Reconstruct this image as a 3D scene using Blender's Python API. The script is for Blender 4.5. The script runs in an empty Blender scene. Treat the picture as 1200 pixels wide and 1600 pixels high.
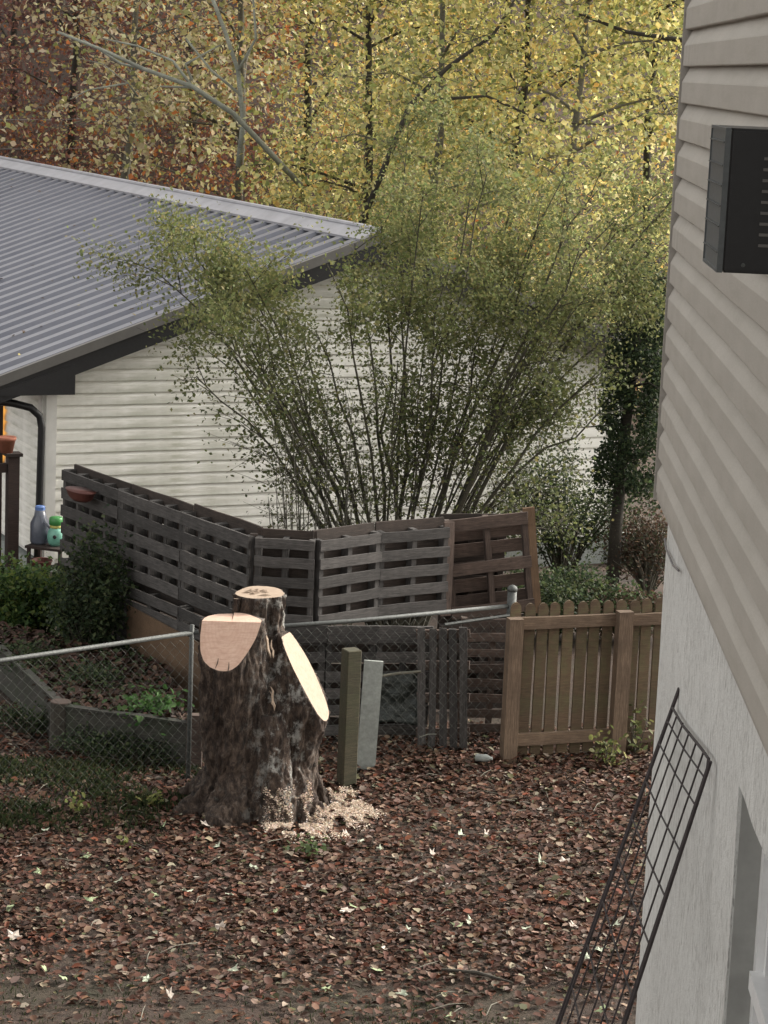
import bpy, bmesh, math, random
import numpy as np
from mathutils import Vector, Matrix, noise as mn
random.seed(7); rng = np.random.default_rng(11)
SC = bpy.context.scene; COL = SC.collection

# ---------------------------------------------------------------- camera, light, exposure
F_PX, ROLL, CAM_H = 3700.0, 0.042, 5.3
PITCH = math.atan(694 * math.cos(ROLL) / F_PX)
cF = np.array([0, math.cos(PITCH), -math.sin(PITCH)])
r0 = np.array([1., 0, 0]); u0 = np.array([0, math.sin(PITCH), math.cos(PITCH)])
cR = math.cos(ROLL) * r0 + math.sin(ROLL) * u0
cU = -math.sin(ROLL) * r0 + math.cos(ROLL) * u0
cC = np.array([0, 0, CAM_H])
cam = bpy.data.cameras.new('camera'); camo = bpy.data.objects.new('camera', cam); COL.objects.link(camo)
camo.matrix_world = Matrix(((cR[0], cU[0], -cF[0], 0), (cR[1], cU[1], -cF[1], 0), (cR[2], cU[2], -cF[2], CAM_H), (0, 0, 0, 1)))
cam.sensor_fit = 'VERTICAL'; cam.sensor_height = 24.0; cam.lens = F_PX / 1600 * 24.0
cam.clip_start = 0.1; cam.clip_end = 2000
SC.camera = camo
SUN_AZ, SUN_EL = math.radians(64), math.radians(33)      # azimuth clockwise from +Y
w = bpy.data.worlds.new('World'); SC.world = w; w.use_nodes = True
nt = w.node_tree; bg = nt.nodes['Background']
sky = nt.nodes.new('ShaderNodeTexSky'); sky.sky_type = 'NISHITA'; sky.sun_disc = False
sky.sun_elevation = SUN_EL; sky.sun_rotation = SUN_AZ; sky.dust_density = 4.0; sky.air_density = 1.0; sky.ozone_density = 1.0
hs = nt.nodes.new('ShaderNodeHueSaturation'); hs.inputs['Saturation'].default_value = 0.12
nt.links.new(sky.outputs[0], hs.inputs['Color']); tn = nt.nodes.new('ShaderNodeMix'); tn.data_type = 'RGBA'; tn.blend_type = 'MULTIPLY'; tn.inputs[0].default_value = 1; tn.inputs[7].default_value = (1.04, 1.0, .93, 1)
nt.links.new(hs.outputs[0], tn.inputs[6]); nt.links.new(tn.outputs[2], bg.inputs[0]); bg.inputs[1].default_value = 0.15
sl = bpy.data.lights.new('sun', 'SUN'); sl.energy = 1.2; sl.angle = math.radians(11); sl.color = (1, .93, .82)
so = bpy.data.objects.new('sun', sl); COL.objects.link(so)
sdir = Vector((math.sin(SUN_AZ) * math.cos(SUN_EL), math.cos(SUN_AZ) * math.cos(SUN_EL), math.sin(SUN_EL)))
so.rotation_euler = sdir.to_track_quat('Z', 'Y').to_euler(); so.location = (20, 0, 30)
SC.view_settings.view_transform = 'Standard'; SC.view_settings.look = 'None'
SC.view_settings.gamma = 1; SC.view_settings.exposure = 1.5

# ---------------------------------------------------------------- measuring helpers (the photo's camera, used to find real places)
def ray(x, y): return cF + cR * (x - 600) / F_PX - cU * (y - 800) / F_PX
def atz(x, y, z=0.):
    d = ray(x, y); return cC + d * (z - CAM_H) / d[2]
def aty(x, y, Y):
    d = ray(x, y); return cC + d * Y / d[1]
def onpl(x, y, Q, n):
    d = ray(x, y); n = np.array(n, float); return cC + d * (n @ (np.array(Q) - cC)) / (n @ d)
R = math.radians

# ---------------------------------------------------------------- materials
def lin(c): return tuple(((v / 255) / 12.92 if v / 255 < .04045 else ((v / 255 + .055) / 1.055) ** 2.4) for v in c)
class NG:
    def __init__(s, name):
        s.m = bpy.data.materials.new(name); s.m.use_nodes = True; s.t = s.m.node_tree; s.b = s.t.nodes['Principled BSDF']
        s.tc = s.t.nodes.new('ShaderNodeTexCoord')
    def n(s, ty, **k):
        o = s.t.nodes.new(ty)
        for a, v in k.items(): setattr(o, a, v)
        return o
    def link(s, a, b): s.t.links.new(a, b)
    def noise(s, scale, stretch=(1, 1, 1), detail=4, rough=.6, coord='Object', dist=0.):
        mp = s.n('ShaderNodeMapping'); mp.inputs['Scale'].default_value = stretch
        s.link(s.tc.outputs[coord], mp.inputs[0])
        no = s.n('ShaderNodeTexNoise'); no.inputs['Scale'].default_value = scale; no.inputs['Detail'].default_value = detail
        no.inputs['Roughness'].default_value = rough; no.inputs['Distortion'].default_value = dist
        s.link(mp.outputs[0], no.inputs['Vector']); return no.outputs[0]
    def ramp(s, f, *stops):
        r = s.n('ShaderNodeValToRGB'); e = r.color_ramp.elements
        while len(e) < len(stops): e.new(.5)
        for i, (p, c) in enumerate(stops):
            e[i].position = p; e[i].color = (*c, 1) if not isinstance(c, (int, float)) else (c, c, c, 1)
        s.link(f, r.inputs[0]); return r.outputs[0]
    def mix(s, f, a, b, mode='MIX'):
        m = s.n('ShaderNodeMix', data_type='RGBA', blend_type=mode)
        for i, v in ((0, f), (6, a), (7, b)):
            if hasattr(v, 'links'): s.link(v, m.inputs[i])
            elif isinstance(v, (int, float)): m.inputs[i].default_value = v if i == 0 else (v, v, v, 1)
            else: m.inputs[i].default_value = (*v, 1)
        return m.outputs[2]
    def vary(s, col, amt=.25, sat=.1):
        oi = s.n('ShaderNodeObjectInfo'); h = s.n('ShaderNodeHueSaturation')
        mr = s.n('ShaderNodeMapRange'); mr.inputs[3].default_value = 1 - amt; mr.inputs[4].default_value = 1 + amt
        s.link(oi.outputs['Random'], mr.inputs[0]); s.link(mr.outputs[0], h.inputs['Value']); s.link(col, h.inputs['Color'])
        return h.outputs[0]
    def done(s, col, rough=.8, bump=None, bs=.3, bd=.01, metal=0, spec=None):
        if hasattr(col, 'links'): s.link(col, s.b.inputs['Base Color'])
        else: s.b.inputs['Base Color'].default_value = (*col, 1)
        if hasattr(rough, 'links'): s.link(rough, s.b.inputs['Roughness'])
        else: s.b.inputs['Roughness'].default_value = rough
        s.b.inputs['Metallic'].default_value = metal
        if spec is not None: s.b.inputs['Specular IOR Level'].default_value = spec
        if bump is not None:
            b = s.n('ShaderNodeBump'); b.inputs['Strength'].default_value = bs; b.inputs['Distance'].default_value = bd
            s.link(bump, b.inputs['Height']); s.link(b.outputs[0], s.b.inputs['Normal'])
        return s.m
def plain(name, c, rough=.7, metal=0, var=.15, scale=30):
    g = NG(name); c = np.array(c); n = g.noise(scale)
    return g.done(g.ramp(n, (.3, tuple(c * (1 - var))), (.7, tuple(c * (1 + var)))), rough, metal=metal)
def wood(name, dark, light, var=.3, moss=None, rough=.9):
    g = NG(name); gr = g.noise(14, (.6, 9, 9), 6, .7, dist=.4)
    c = g.ramp(gr, (.32, dark), (.55, tuple((np.array(dark) + light) / 2)), (.72, light))
    st = g.noise(2.3, (1, 1, 1), 5, .7)
    c = g.mix(g.ramp(st, (.42, 0.), (.68, .65)), c, tuple(np.array(dark) * .55))
    if moss is not None:
        c = g.mix(g.ramp(g.noise(5, (1, 1, 1), 6, .7), (.45, 0.), (.65, .8)), c, moss)
    c = g.vary(c, var)
    return g.done(c, rough, gr, .6, .006)
M = {}
M['grey_wood'] = wood('weathered_grey_wood', (.028, .026, .025), (.115, .106, .102), .35)
M['brown_wood'] = wood('weathered_brown_wood', (.042, .029, .024), (.16, .112, .09), .3)
M['dark_wood'] = wood('dark_back_wood', (.02, .015, .012), (.07, .05, .042), .3)
M['gate_wood'] = wood('gate_wood', (.085, .056, .037), (.22, .155, .105), .15)
M['cap_wood'] = wood('picket_wood', (.062, .040, .025), (.165, .11, .066), .2, (.10, .095, .045))
M['post_wood'] = wood('green_stained_post', (.035, .032, .02), (.12, .105, .065), .1, (.05, .055, .028))
M['tan_board'] = wood('tan_plywood', (.10, .06, .034), (.18, .115, .07), .1)
M['bed_wood'] = wood('bed_wood', (.022, .021, .018), (.075, .07, .06), .2, (.03, .038, .022))
M['porch_wood'] = wood('porch_wood', (.018, .011, .009), (.06, .035, .03), .2)

def m_siding_white():
    g = NG('grimy_white_siding')
    a = g.noise(1.1, (1, 1, 1), 5, .6); b = g.noise(5, (.35, .35, 2.5), 6, .65); c0 = g.noise(22, (.1, .1, 1.2), 3)
    base = g.mix(g.ramp(c0, (.35, 0.), (.7, .5)), (.90, .885, .84), (.84, .83, .78))
    gr = g.mix(g.ramp(a, (.38, 0.), (.62, 1.)), 0., g.ramp(b, (.40, 0.), (.62, .75)))
    col = g.mix(gr, base, (.34, .34, .25))
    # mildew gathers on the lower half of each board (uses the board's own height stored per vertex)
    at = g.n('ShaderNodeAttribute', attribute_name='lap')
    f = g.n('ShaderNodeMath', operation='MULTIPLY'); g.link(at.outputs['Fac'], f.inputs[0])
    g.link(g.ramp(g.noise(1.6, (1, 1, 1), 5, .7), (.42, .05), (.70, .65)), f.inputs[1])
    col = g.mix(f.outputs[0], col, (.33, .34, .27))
    g.m.name = 'grimy_white_siding'
    return g.done(col, .55, b, .15, .004)
M['white_siding'] = m_siding_white()
def m_siding_grey():
    g = NG('taupe_vinyl_siding'); fine = g.noise(260, (.25, 1, 1), 3, .6); big = g.noise(2.5, (1, 1, 1), 4)
    c = g.mix(g.ramp(big, (.3, 0.), (.7, 1.)), (.375, .352, .318), (.43, .405, .368))
    c = g.mix(g.ramp(fine, (.3, 0.), (.75, .35)), c, (.27, .245, .21))
    c = g.mix(g.ramp(g.noise(7, (.3, 1, 2.5), 5, .7), (.5, 0.), (.75, .35)), c, (.24, .22, .18))
    return g.done(c, .62, fine, .35, .0015, spec=.3)
M['taupe_siding'] = m_siding_grey()
M['trim_grey'] = plain('grey_trim', (.34, .315, .285), .5)
def m_plaster():
    g = NG('rough_painted_plaster')
    v = g.noise(26, (2.2, 2.2, .35), 6, .75, dist=.6); pits = g.noise(60, (1.6, 1.6, .35), 3, .6); s = g.noise(160, (1, 1, .6), 3)
    c = g.mix(g.ramp(g.noise(3, (1, 1, .5), 5), (.3, 0.), (.7, 1.)), (.60, .60, .58), (.69, .69, .67))
    c = g.mix(g.ramp(pits, (.56, 0.), (.66, .75)), c, (.24, .23, .22))
    c = g.mix(g.ramp(v, (.50, 0.), (.64, .6)), c, (.36, .35, .33))
    h = g.mix(.5, v, s)
    return g.done(c, .95, h, 1.0, .012)
M['plaster'] = m_plaster()
M['jamb'] = plain('grey_render', (.30, .30, .285), .9, scale=9)
M['white_paint'] = plain('white_paint', (.68, .68, .68), .4, var=.05)
M['trim_white'] = plain('white_trim', (.74, .73, .70), .5, var=.08, scale=6)
g = NG('dark_glass'); M['glass'] = g.done((.012, .014, .018), .06, spec=.6)
M['black'] = plain('black_paint', (.014, .014, .016), .45, var=.2)
M['ac_black'] = plain('black_sheet_metal', (.012, .013, .015), .33, var=.15, scale=60)
M['ac_fin'] = plain('condenser_fins', (.095, .104, .108), .45, .3, scale=80)
def m_roof():
    g = NG('painted_ribbed_metal'); n = g.noise(1.4, (1, 1, 1), 5); st = g.noise(10, (1, .15, 1), 4)
    c = g.mix(g.ramp(n, (.3, 0.), (.7, 1.)), (.100, .106, .135), (.140, .146, .175))
    c = g.mix(g.ramp(st, (.5, 0.), (.75, .4)), c, (.14, .14, .16))
    return g.done(c, .34, metal=.1)
M['roof'] = m_roof()
M['roof_trim'] = plain('roof_trim_metal', (.32, .32, .35), .4, .15, scale=4)
M['rake_metal'] = plain('dull_rake_metal', (.105, .10, .095), .6, var=.15, scale=5)
M['galv'] = plain('dull_galvanized_steel', (.075, .08, .078), .65, .3, var=.3, scale=50)
M['wire'] = plain('dull_fence_wire', (.085, .09, .08), .7, .2)
M['rust'] = plain('rusty_dark_wire', (.035, .027, .028), .7, .2, var=.4, scale=40)
M['conc'] = plain('pale_concrete_slab', (.27, .29, .275), .9, var=.22, scale=28)
M['terracotta'] = plain('terracotta', (.24, .085, .05), .8)
M['redbrown'] = plain('red_brown_plastic', (.11, .035, .028), .6)
M['cable'] = plain('wire_dark', (.16, .15, .15), .6)
g = NG('blackish_plastic'); M['plastic'] = g.done((.018, .024, .022), .32, g.noise(9, (1, 1, 1), 5, .6, dist=1.5), .8, .03)
M['green_cap'] = plain('green_plastic', (.05, .22, .06), .4)
M['teal'] = plain('teal_plastic', (.16, .38, .30), .4)
M['yellow'] = plain('yellow_label', (.45, .42, .12), .5)
M['jug'] = plain('smoky_plastic', (.10, .11, .14), .3)
M['blue'] = plain('blue_cap', (.10, .18, .42), .4)
g = NG('lit_window'); nn = g.noise(7, (1, 1, 3), 2)  # autumn foliage mirrored in the glass, painted as an amber glow; no lamp inside
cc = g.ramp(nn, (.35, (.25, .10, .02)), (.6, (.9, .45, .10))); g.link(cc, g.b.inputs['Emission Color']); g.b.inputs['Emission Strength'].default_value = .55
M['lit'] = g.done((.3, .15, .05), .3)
def m_bark():
    g = NG('stump_bark')
    r = g.noise(24, (1, 1, .42), 9, .76, dist=.5); f = g.noise(75, (1, 1, .6), 6, .75)
    c = g.ramp(r, (.38, (.009, .006, .005)), (.50, (.042, .028, .021)), (.64, (.125, .093, .072)))
    red = g.noise(2.2, (1, 1, .5), 4); c = g.mix(g.ramp(red, (.52, 0.), (.70, .45)), c, (.06, .034, .024))
    li = g.noise(9, (1, 1, .8), 8, .78)
    sx = g.n('ShaderNodeSeparateXYZ'); g.link(g.tc.outputs['Object'], sx.inputs[0])
    mr = g.n('ShaderNodeMapRange'); mr.inputs[1].default_value = -.18; mr.inputs[2].default_value = .12; g.link(sx.outputs[0], mr.inputs[0])
    m2 = g.n('ShaderNodeMapRange'); m2.inputs[1].default_value = .38; m2.inputs[2].default_value = .24; g.link(sx.outputs[0], m2.inputs[0])
    mm = g.n('ShaderNodeMath', operation='MULTIPLY'); g.link(mr.outputs[0], mm.inputs[0]); g.link(m2.outputs[0], mm.inputs[1])
    lf = g.n('ShaderNodeMath', operation='MULTIPLY'); g.link(g.ramp(li, (.51, 0.), (.60, .8)), lf.inputs[0]); g.link(mm.outputs[0], lf.inputs[1])
    c = g.mix(lf.outputs[0], c, (.36, .36, .34))
    c = g.mix(g.ramp(g.noise(5, (1, 1, 1), 8, .75), (.60, 0.), (.68, .35)), c, (.25, .25, .22))
    return g.done(c, .95, g.mix(.3, r, f), 1., .03)
M['bark'] = m_bark()
def m_cut(name, a, b, edge, ctr=(0, 0, 0)):
    g = NG(name); n = g.noise(16, (1, 1, 1), 5, .6); s = g.noise(60, (.12, 1, 1), 6, .75)
    mp = g.n('ShaderNodeMapping'); mp.inputs['Location'].default_value = ctr; g.link(g.tc.outputs['Object'], mp.inputs[0])
    wv = g.n('ShaderNodeTexWave', wave_type='RINGS', rings_direction='Z'); wv.inputs['Scale'].default_value = 13; wv.inputs['Distortion'].default_value = 5; wv.inputs['Detail'].default_value = 4; wv.inputs['Detail Scale'].default_value = 2.5
    g.link(mp.outputs[0], wv.inputs[0])
    c = g.mix(g.ramp(n, (.3, 0.), (.7, 1.)), a, b); c = g.mix(g.ramp(s, (.45, 0.), (.70, .6)), c, edge); c = g.mix(g.ramp(wv.outputs[0], (.55, 0.), (.95, .16)), c, edge)
    d = g.noise(3.1, (1, 1, 1), 4); c = g.mix(g.ramp(d, (.60, 0.), (.70, .3)), c, edge)
    return g.done(c, .8, s, .5, .004)
M['cut_pink'] = m_cut('fresh_cut_pink', (.52, .345, .265), (.58, .41, .325), (.36, .215, .155), (.28, .22, 0))
M['cut_cream'] = m_cut('fresh_cut_cream', (.31, .235, .175), (.355, .28, .215), (.20, .135, .092), (-.02, -.02, 0))
M['bark_thin'] = wood('grey_branch_bark', (.07, .065, .05), (.22, .21, .17), .1)
M['bark_pale'] = wood('lichen_branch_bark', (.16, .17, .14), (.42, .43, .36), .05)
M['bark_dark'] = wood('dark_branch_bark', (.02, .018, .014), (.075, .065, .05), .1)
M['stem'] = wood('shrub_stem_bark', (.028, .026, .018), (.10, .09, .06), .1)
def m_leaf(name, trans=.35, rough=.6):
    g = NG(name); at = g.n('ShaderNodeAttribute', attribute_name='Col')
    g.b.inputs['Roughness'].default_value = rough; g.link(at.outputs['Color'], g.b.inputs['Base Color'])
    g.b.inputs['Specular IOR Level'].default_value = .25
    tr = g.n('ShaderNodeBsdfTranslucent'); g.link(at.outputs['Color'], tr.inputs[0])
    mx = g.n('ShaderNodeMixShader'); mx.inputs[0].default_value = trans
    out = g.t.nodes['Material Output']; g.link(g.b.outputs[0], mx.inputs[1]); g.link(tr.outputs[0], mx.inputs[2]); g.link(mx.outputs[0], out.inputs[0])
    return g.m
M['leaf'] = m_leaf('leaf_foliage', .48); M['litter'] = m_leaf('dry_leaf_litter', .1, .7)
def m_ground():
    g = NG('leaf_strewn_soil'); a = g.noise(1.2, (1, 1, 1), 6, .65); b = g.noise(28, (1, 1, 1), 6, .75)
    c = g.ramp(b, (.3, (.016, .010, .006)), (.5, (.042, .025, .017)), (.7, (.085, .053, .037)))
    c = g.mix(g.ramp(a, (.46, 0.), (.66, .6)), c, (.034, .036, .018))
    return g.done(c, .95, b, 1., .03)
M['soil'] = m_ground()
g = NG('forest_floor'); b = g.noise(1.6, (1, 1, 1), 8, .75)
M['forest'] = g.done(g.ramp(b, (.3, (.018, .013, .010)), (.5, (.05, .034, .026)), (.7, (.11, .07, .05))), 1.)

# ---------------------------------------------------------------- mesh helpers
def setp(o, label=None, cat=None, group=None, kind=None):
    if label: o['label'] = label
    if cat: o['category'] = cat
    if group: o['group'] = group
    if kind: o['kind'] = kind
    return o
def empty(name, loc=(0, 0, 0), rz=0, mat=None, **k):
    o = bpy.data.objects.new(name, None); COL.objects.link(o); o.empty_display_size = .2
    if mat is not None: o.matrix_world = mat
    else: o.location = loc; o.rotation_euler = (0, 0, rz)
    return setp(o, **k)
def link(name, me, parent=None, loc=None, rot=None, **k):
    o = bpy.data.objects.new(name, me); COL.objects.link(o)
    if parent is not None: o.parent = parent
    if loc is not None: o.location = loc
    if rot is not None: o.rotation_euler = rot
    return setp(o, **k)
class MB:
    def __init__(s): s.v = []; s.f = []
    def add(s, vs, fs):
        b = len(s.v); s.v += [tuple(map(float, v)) for v in vs]; s.f += [tuple(b + i for i in f) for f in fs]
    def box(s, c, d, T=None, j=0.):
        vs = []
        for sx in (-.5, .5):
            for sy in (-.5, .5):
                for sz in (-.5, .5):
                    p = Vector((c[0] + sx * d[0] + random.uniform(-j, j), c[1] + sy * d[1] + random.uniform(-j, j), c[2] + sz * d[2] + random.uniform(-j, j)))
                    vs.append(T @ p if T else p)
        s.add(vs, [(0, 1, 3, 2), (4, 6, 7, 5), (0, 4, 5, 1), (2, 3, 7, 6), (0, 2, 6, 4), (1, 5, 7, 3)])
    def tube(s, pts, rad, n=6, cap=True):
        pts = [Vector(p) for p in pts]; k = len(pts)
        if not hasattr(rad, '__len__'): rad = [rad] * k
        t0 = (pts[1] - pts[0]).normalized(); up = Vector((0, 0, 1)) if abs(t0.z) < .9 else Vector((1, 0, 0))
        a = t0.cross(up).normalized(); vs = []
        for i, p in enumerate(pts):
            t = (pts[min(i + 1, k - 1)] - pts[max(i - 1, 0)]).normalized()
            a = (a - t * a.dot(t)).normalized(); b = t.cross(a)
            for q in range(n):
                an = 2 * math.pi * q / n; vs.append(p + (a * math.cos(an) + b * math.sin(an)) * rad[i])
        fs = [(i * n + q, i * n + (q + 1) % n, (i + 1) * n + (q + 1) % n, (i + 1) * n + q) for i in range(k - 1) for q in range(n)]
        if cap: fs += [tuple(range(n))[::-1], tuple((k - 1) * n + q for q in range(n))]
        s.add(vs, fs)
    def lathe(s, prof, c=(0, 0, 0), n=16):
        vs = [(c[0] + r * math.cos(2 * math.pi * q / n), c[1] + r * math.sin(2 * math.pi * q / n), c[2] + z) for r, z in prof for q in range(n)]
        fs = [(i * n + q, i * n + (q + 1) % n, (i + 1) * n + (q + 1) % n, (i + 1) * n + q) for i in range(len(prof) - 1) for q in range(n)]
        fs += [tuple(range(n))[::-1], tuple((len(prof) - 1) * n + q for q in range(n))]; s.add(vs, fs)
    def prism(s, poly, a, b):   # poly: list of Vector ; extrude from offset a to b (vectors)
        n = len(poly); a = Vector(a); b = Vector(b)
        vs = [Vector(p) + a for p in poly] + [Vector(p) + b for p in poly]
        fs = [tuple(range(n))[::-1], tuple(range(n, 2 * n))] + [(i, (i + 1) % n, n + (i + 1) % n, n + i) for i in range(n)]
        s.add(vs, fs)
    def mesh(s, name, mat, smooth=False):
        me = bpy.data.meshes.new(name); me.from_pydata(s.v, [], s.f)
        bm = bmesh.new(); bm.from_mesh(me); bmesh.ops.recalc_face_normals(bm, faces=bm.faces); bm.to_mesh(me); bm.free()
        me.materials.append(mat)
        if smooth: me.polygons.foreach_set('use_smooth', [True] * len(me.polygons))
        return me
    def build(s, name, mat, parent=None, smooth=False, **k):
        return link(name, s.mesh(name, mat, smooth), parent, **k)
_pl = {}
def plank_mesh(L, W, T, mat):
    """board with its length on local X, width on local Z, thickness on local Y; three worn variants, shared"""
    key = (round(L, 2), round(W, 3), round(T, 3), mat.name, random.randrange(3))
    if key not in _pl:
        m = MB(); n = 3; vs = []
        for i in range(n + 1):
            x = -L / 2 + L * i / n; dz = random.uniform(-.004, .004); dy = random.uniform(-.003, .003)
            for (y, z) in ((-T / 2, -W / 2), (T / 2, -W / 2), (T / 2, W / 2), (-T / 2, W / 2)):
                vs.append((x + (random.uniform(-.006, .006) if i in (0, n) else 0), y + dy, z + dz + random.uniform(-.002, .002)))
        fs = [(i * 4 + q, i * 4 + (q + 1) % 4, i * 4 + 4 + (q + 1) % 4, i * 4 + 4 + q) for i in range(n) for q in range(4)]
        fs += [(3, 2, 1, 0), tuple(n * 4 + q for q in range(4))]
        m.add(vs, fs); _pl[key] = m.mesh('board', mat)
    return _pl[key]
def plank(parent, name, c, L, W, T, mat, vert=False, tilt=0., **k):
    """horizontal board, or vertical one (length up) when vert"""
    return link(name, plank_mesh(L, W, T, mat), parent, loc=c, rot=(0, (-math.pi / 2 if vert else 0) + tilt, 0), **k)

# leaf clouds ------------------------------------------------------------
KITE = (np.array([[0, 0, 0], [.32, .5, .10], [0, 1, 0], [-.32, .5, .10]]), [(0, 1, 2), (0, 2, 3)])
HEX = (np.array([[0, 0, 0], [.30, .25, .09], [.30, .65, .13], [0, 1, 0], [-.30, .65, .13], [-.30, .25, .09]]), [(0, 1, 2, 3), (0, 3, 4, 5)])
th = np.linspace(0, 2 * np.pi, 11)[:-1]
STAR = (np.vstack([[[0, 0, .05]], np.stack([np.cos(th) * np.where(np.arange(10) % 2, .40, .60), np.sin(th) * np.where(np.arange(10) % 2, .40, .60), np.where(np.arange(10) % 2, .0, .12)], 1)]), [(0, 1 + i, 1 + (i + 1) % 10) for i in range(10)])
def rand_rot(n, flat=0.):
    """random frames; flat -> leaf normals pulled towards +z"""
    nz = rng.normal(size=(n, 3)); nz /= np.linalg.norm(nz, axis=1)[:, None]; nz[:, 2] = np.abs(nz[:, 2])
    nz = nz * (1 - flat) + np.array([0, 0, 1]) * flat; nz /= np.linalg.norm(nz, axis=1)[:, None]
    t = rng.normal(size=(n, 3)); x = np.cross(t, nz); x /= np.linalg.norm(x, axis=1)[:, None]; y = np.cross(nz, x)
    return np.stack([x, y, nz], axis=2)
def cloud(name, mat, pos, size, cols, tmpl=KITE, flat=0., parent=None, wjit=.3, **k):
    n = len(pos); tv, tf = tmpl; m = len(tv)
    if not hasattr(size, '__len__'): size = np.full(n, size)
    Rm = rand_rot(n, flat); sc = np.stack([size * rng.uniform(1 - wjit, 1 + wjit, n), size, size * rng.uniform(.2, 2, n)], 1)
    v = (tv[None] * sc[:, None, :]) @ np.transpose(Rm, (0, 2, 1)) + np.asarray(pos)[:, None, :]
    v = v.reshape(-1, 3); fl = [len(f) for f in tf]; li = np.concatenate([np.array(f) for f in tf])
    loops = (li[None] + np.arange(n)[:, None] * m).ravel(); tot = np.tile(fl, n); st = np.concatenate([[0], np.cumsum(tot)[:-1]])
    me = bpy.data.meshes.new(name); me.vertices.add(len(v)); me.vertices.foreach_set('co', v.astype(np.float32).ravel())
    me.loops.add(len(loops)); me.loops.foreach_set('vertex_index', loops.astype(np.int32))
    me.polygons.add(len(tot)); me.polygons.foreach_set('loop_start', st.astype(np.int32)); me.polygons.foreach_set('loop_total', tot.astype(np.int32))
    me.update(calc_edges=True)
    ca = me.color_attributes.new('Col', 'FLOAT_COLOR', 'POINT'); c4 = np.ones((n, m, 4), np.float32); c4[:, :, :3] = np.asarray(cols)[:, None, :]
    ca.data.foreach_set('color', c4.ravel()); me.materials.append(mat)
    return link(name, me, parent, **k)
def palette(n, cols, wts, jit=.25):
    cols = np.array(cols, float); wts = np.array(wts, float); i = rng.choice(len(cols), n, p=wts / wts.sum())
    return np.clip(cols[i] * rng.uniform(1 - jit, 1 + jit, (n, 1)) * rng.uniform(.92, 1.08, (n, 3)), 0, 1)

# ================================================================ SETTING: ground, hill
def hill_z(x, y):
    t = max(0., y - 37.); return .30 * t + .0016 * t * t if t < 60 else .30 * 60 + .0016 * 3600 + .12 * (t - 60)
def ground_z(x, y):
    return .035 * mn.noise(Vector((x * .5, y * .5, 0))) + .012 * mn.noise(Vector((x * 2.4, y * 2.4, 3)))
m = MB(); nx, ny = 70, 70; xs = np.linspace(-7, 6, nx); ys = np.linspace(9, 22, ny)
m.v = [(x, y, ground_z(x, y)) for y in ys for x in xs]; m.f = [(j * nx + i, j * nx + i + 1, (j + 1) * nx + i + 1, (j + 1) * nx + i) for j in range(ny - 1) for i in range(nx - 1)]
m.build('yard_ground', M['soil'], smooth=True, kind='structure')
m = MB(); xs = np.concatenate([np.linspace(-400, -40, 8), np.linspace(-30, 30, 31), np.linspace(40, 400, 8)]); ys = np.concatenate([np.linspace(-200, 0, 4), np.linspace(5, 110, 60), np.linspace(130, 500, 8)]); nx = len(xs)
m.v = [(x, y, -.06 + hill_z(x, y) + (.25 * mn.noise(Vector((x * .3, y * .3, 0))) if y > 36 else 0)) for y in ys for x in xs]
m.f = [(j * nx + i, j * nx + i + 1, (j + 1) * nx + i + 1, (j + 1) * nx + i) for j in range(len(ys) - 1) for i in range(nx - 1)]
m.build('wooded_hillside', M['forest'], smooth=True, kind='structure')

# ================================================================ WHITE HOUSE
HD = R(65); gU = np.array([math.sin(HD), math.cos(HD), 0]); gV = np.array([-math.cos(HD), math.sin(HD), 0])
A = atz(66, 920, 0)
WM = Matrix(((gU[0], gV[0], 0, A[0]), (gU[1], gV[1], 0, A[1]), (0, 0, 1, 0), (0, 0, 0, 1)))
wh = empty('white_house', mat=WM, label='low white sided house with a grey ribbed metal gable roof behind the pallets', cat='house')
UW, UA, ZA, SL, LV = 6.65, 3.4, 3.58, .3555, 17.0
def ztop(u): return ZA - SL * abs(u - UA)            # top of roof
FB = .26                                            # fascia bottom below roof top
# solid core behind the boards
m = MB(); m.prism([Vector((.03, .03, .25)), Vector((UW - .03, .03, .25)), Vector((UW - .03, .03, ztop(UW) - .2)), Vector((UA, .03, ZA - .2)), Vector((.03, .03, ztop(0) - .2))], (0, 0, 0), (0, LV - .3, 0))
m.build('wall', M['trim_white'], wh)
m = MB(); m.box((UW / 2, LV / 2, .13 - .3), (UW + .02, LV, .75)); m.build('foundation', M['conc'], wh)
PIT = .12
def lap_mesh(L, name, x0=0.):
    """one siding board, length on X, hanging from z=PIT to z=0, facing -Y"""
    prof = [(-.002, PIT), (-.022, PIT * .66), (-.025, PIT * .5), (-.034, .003), (-.026, 0.), (0, 0.), (0, PIT)]
    n = max(1, int(L / .5)); vs = []; lap = []
    for i in range(n + 1):
        for (y, z) in prof:
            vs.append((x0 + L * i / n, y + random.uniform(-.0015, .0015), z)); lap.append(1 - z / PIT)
    k = len(prof); me = bpy.data.meshes.new(name)
    fs = [(i * k + q, i * k + k + q, i * k + k + (q + 1) % k, i * k + (q + 1) % k) for i in range(n) for q in range(k)] + [tuple(range(k)), tuple(n * k + q for q in range(k))[::-1]]
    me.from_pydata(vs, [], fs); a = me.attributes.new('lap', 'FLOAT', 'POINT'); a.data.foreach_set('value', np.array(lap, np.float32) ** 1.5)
    me.materials.append(M['white_siding']); return me
z = .30
while z < ZA - FB - .05:
    zt = z + PIT; c = ZA - FB + .06 - (zt - .05)
    ua, ub = max(.10, UA - c / SL), min(UW - .10, UA + c / SL)
    if ub - ua > .1: link('siding_board', lap_mesh(ub - ua, 'siding_board'), wh, loc=(ua, .03, z))
    z += PIT
sm = lap_mesh(LV - .4, 'side_siding_board')
for i in range(15): link('siding_board', sm, wh, loc=(.03, LV - .2, .30 + i * PIT), rot=(0, 0, -math.pi / 2))
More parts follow.
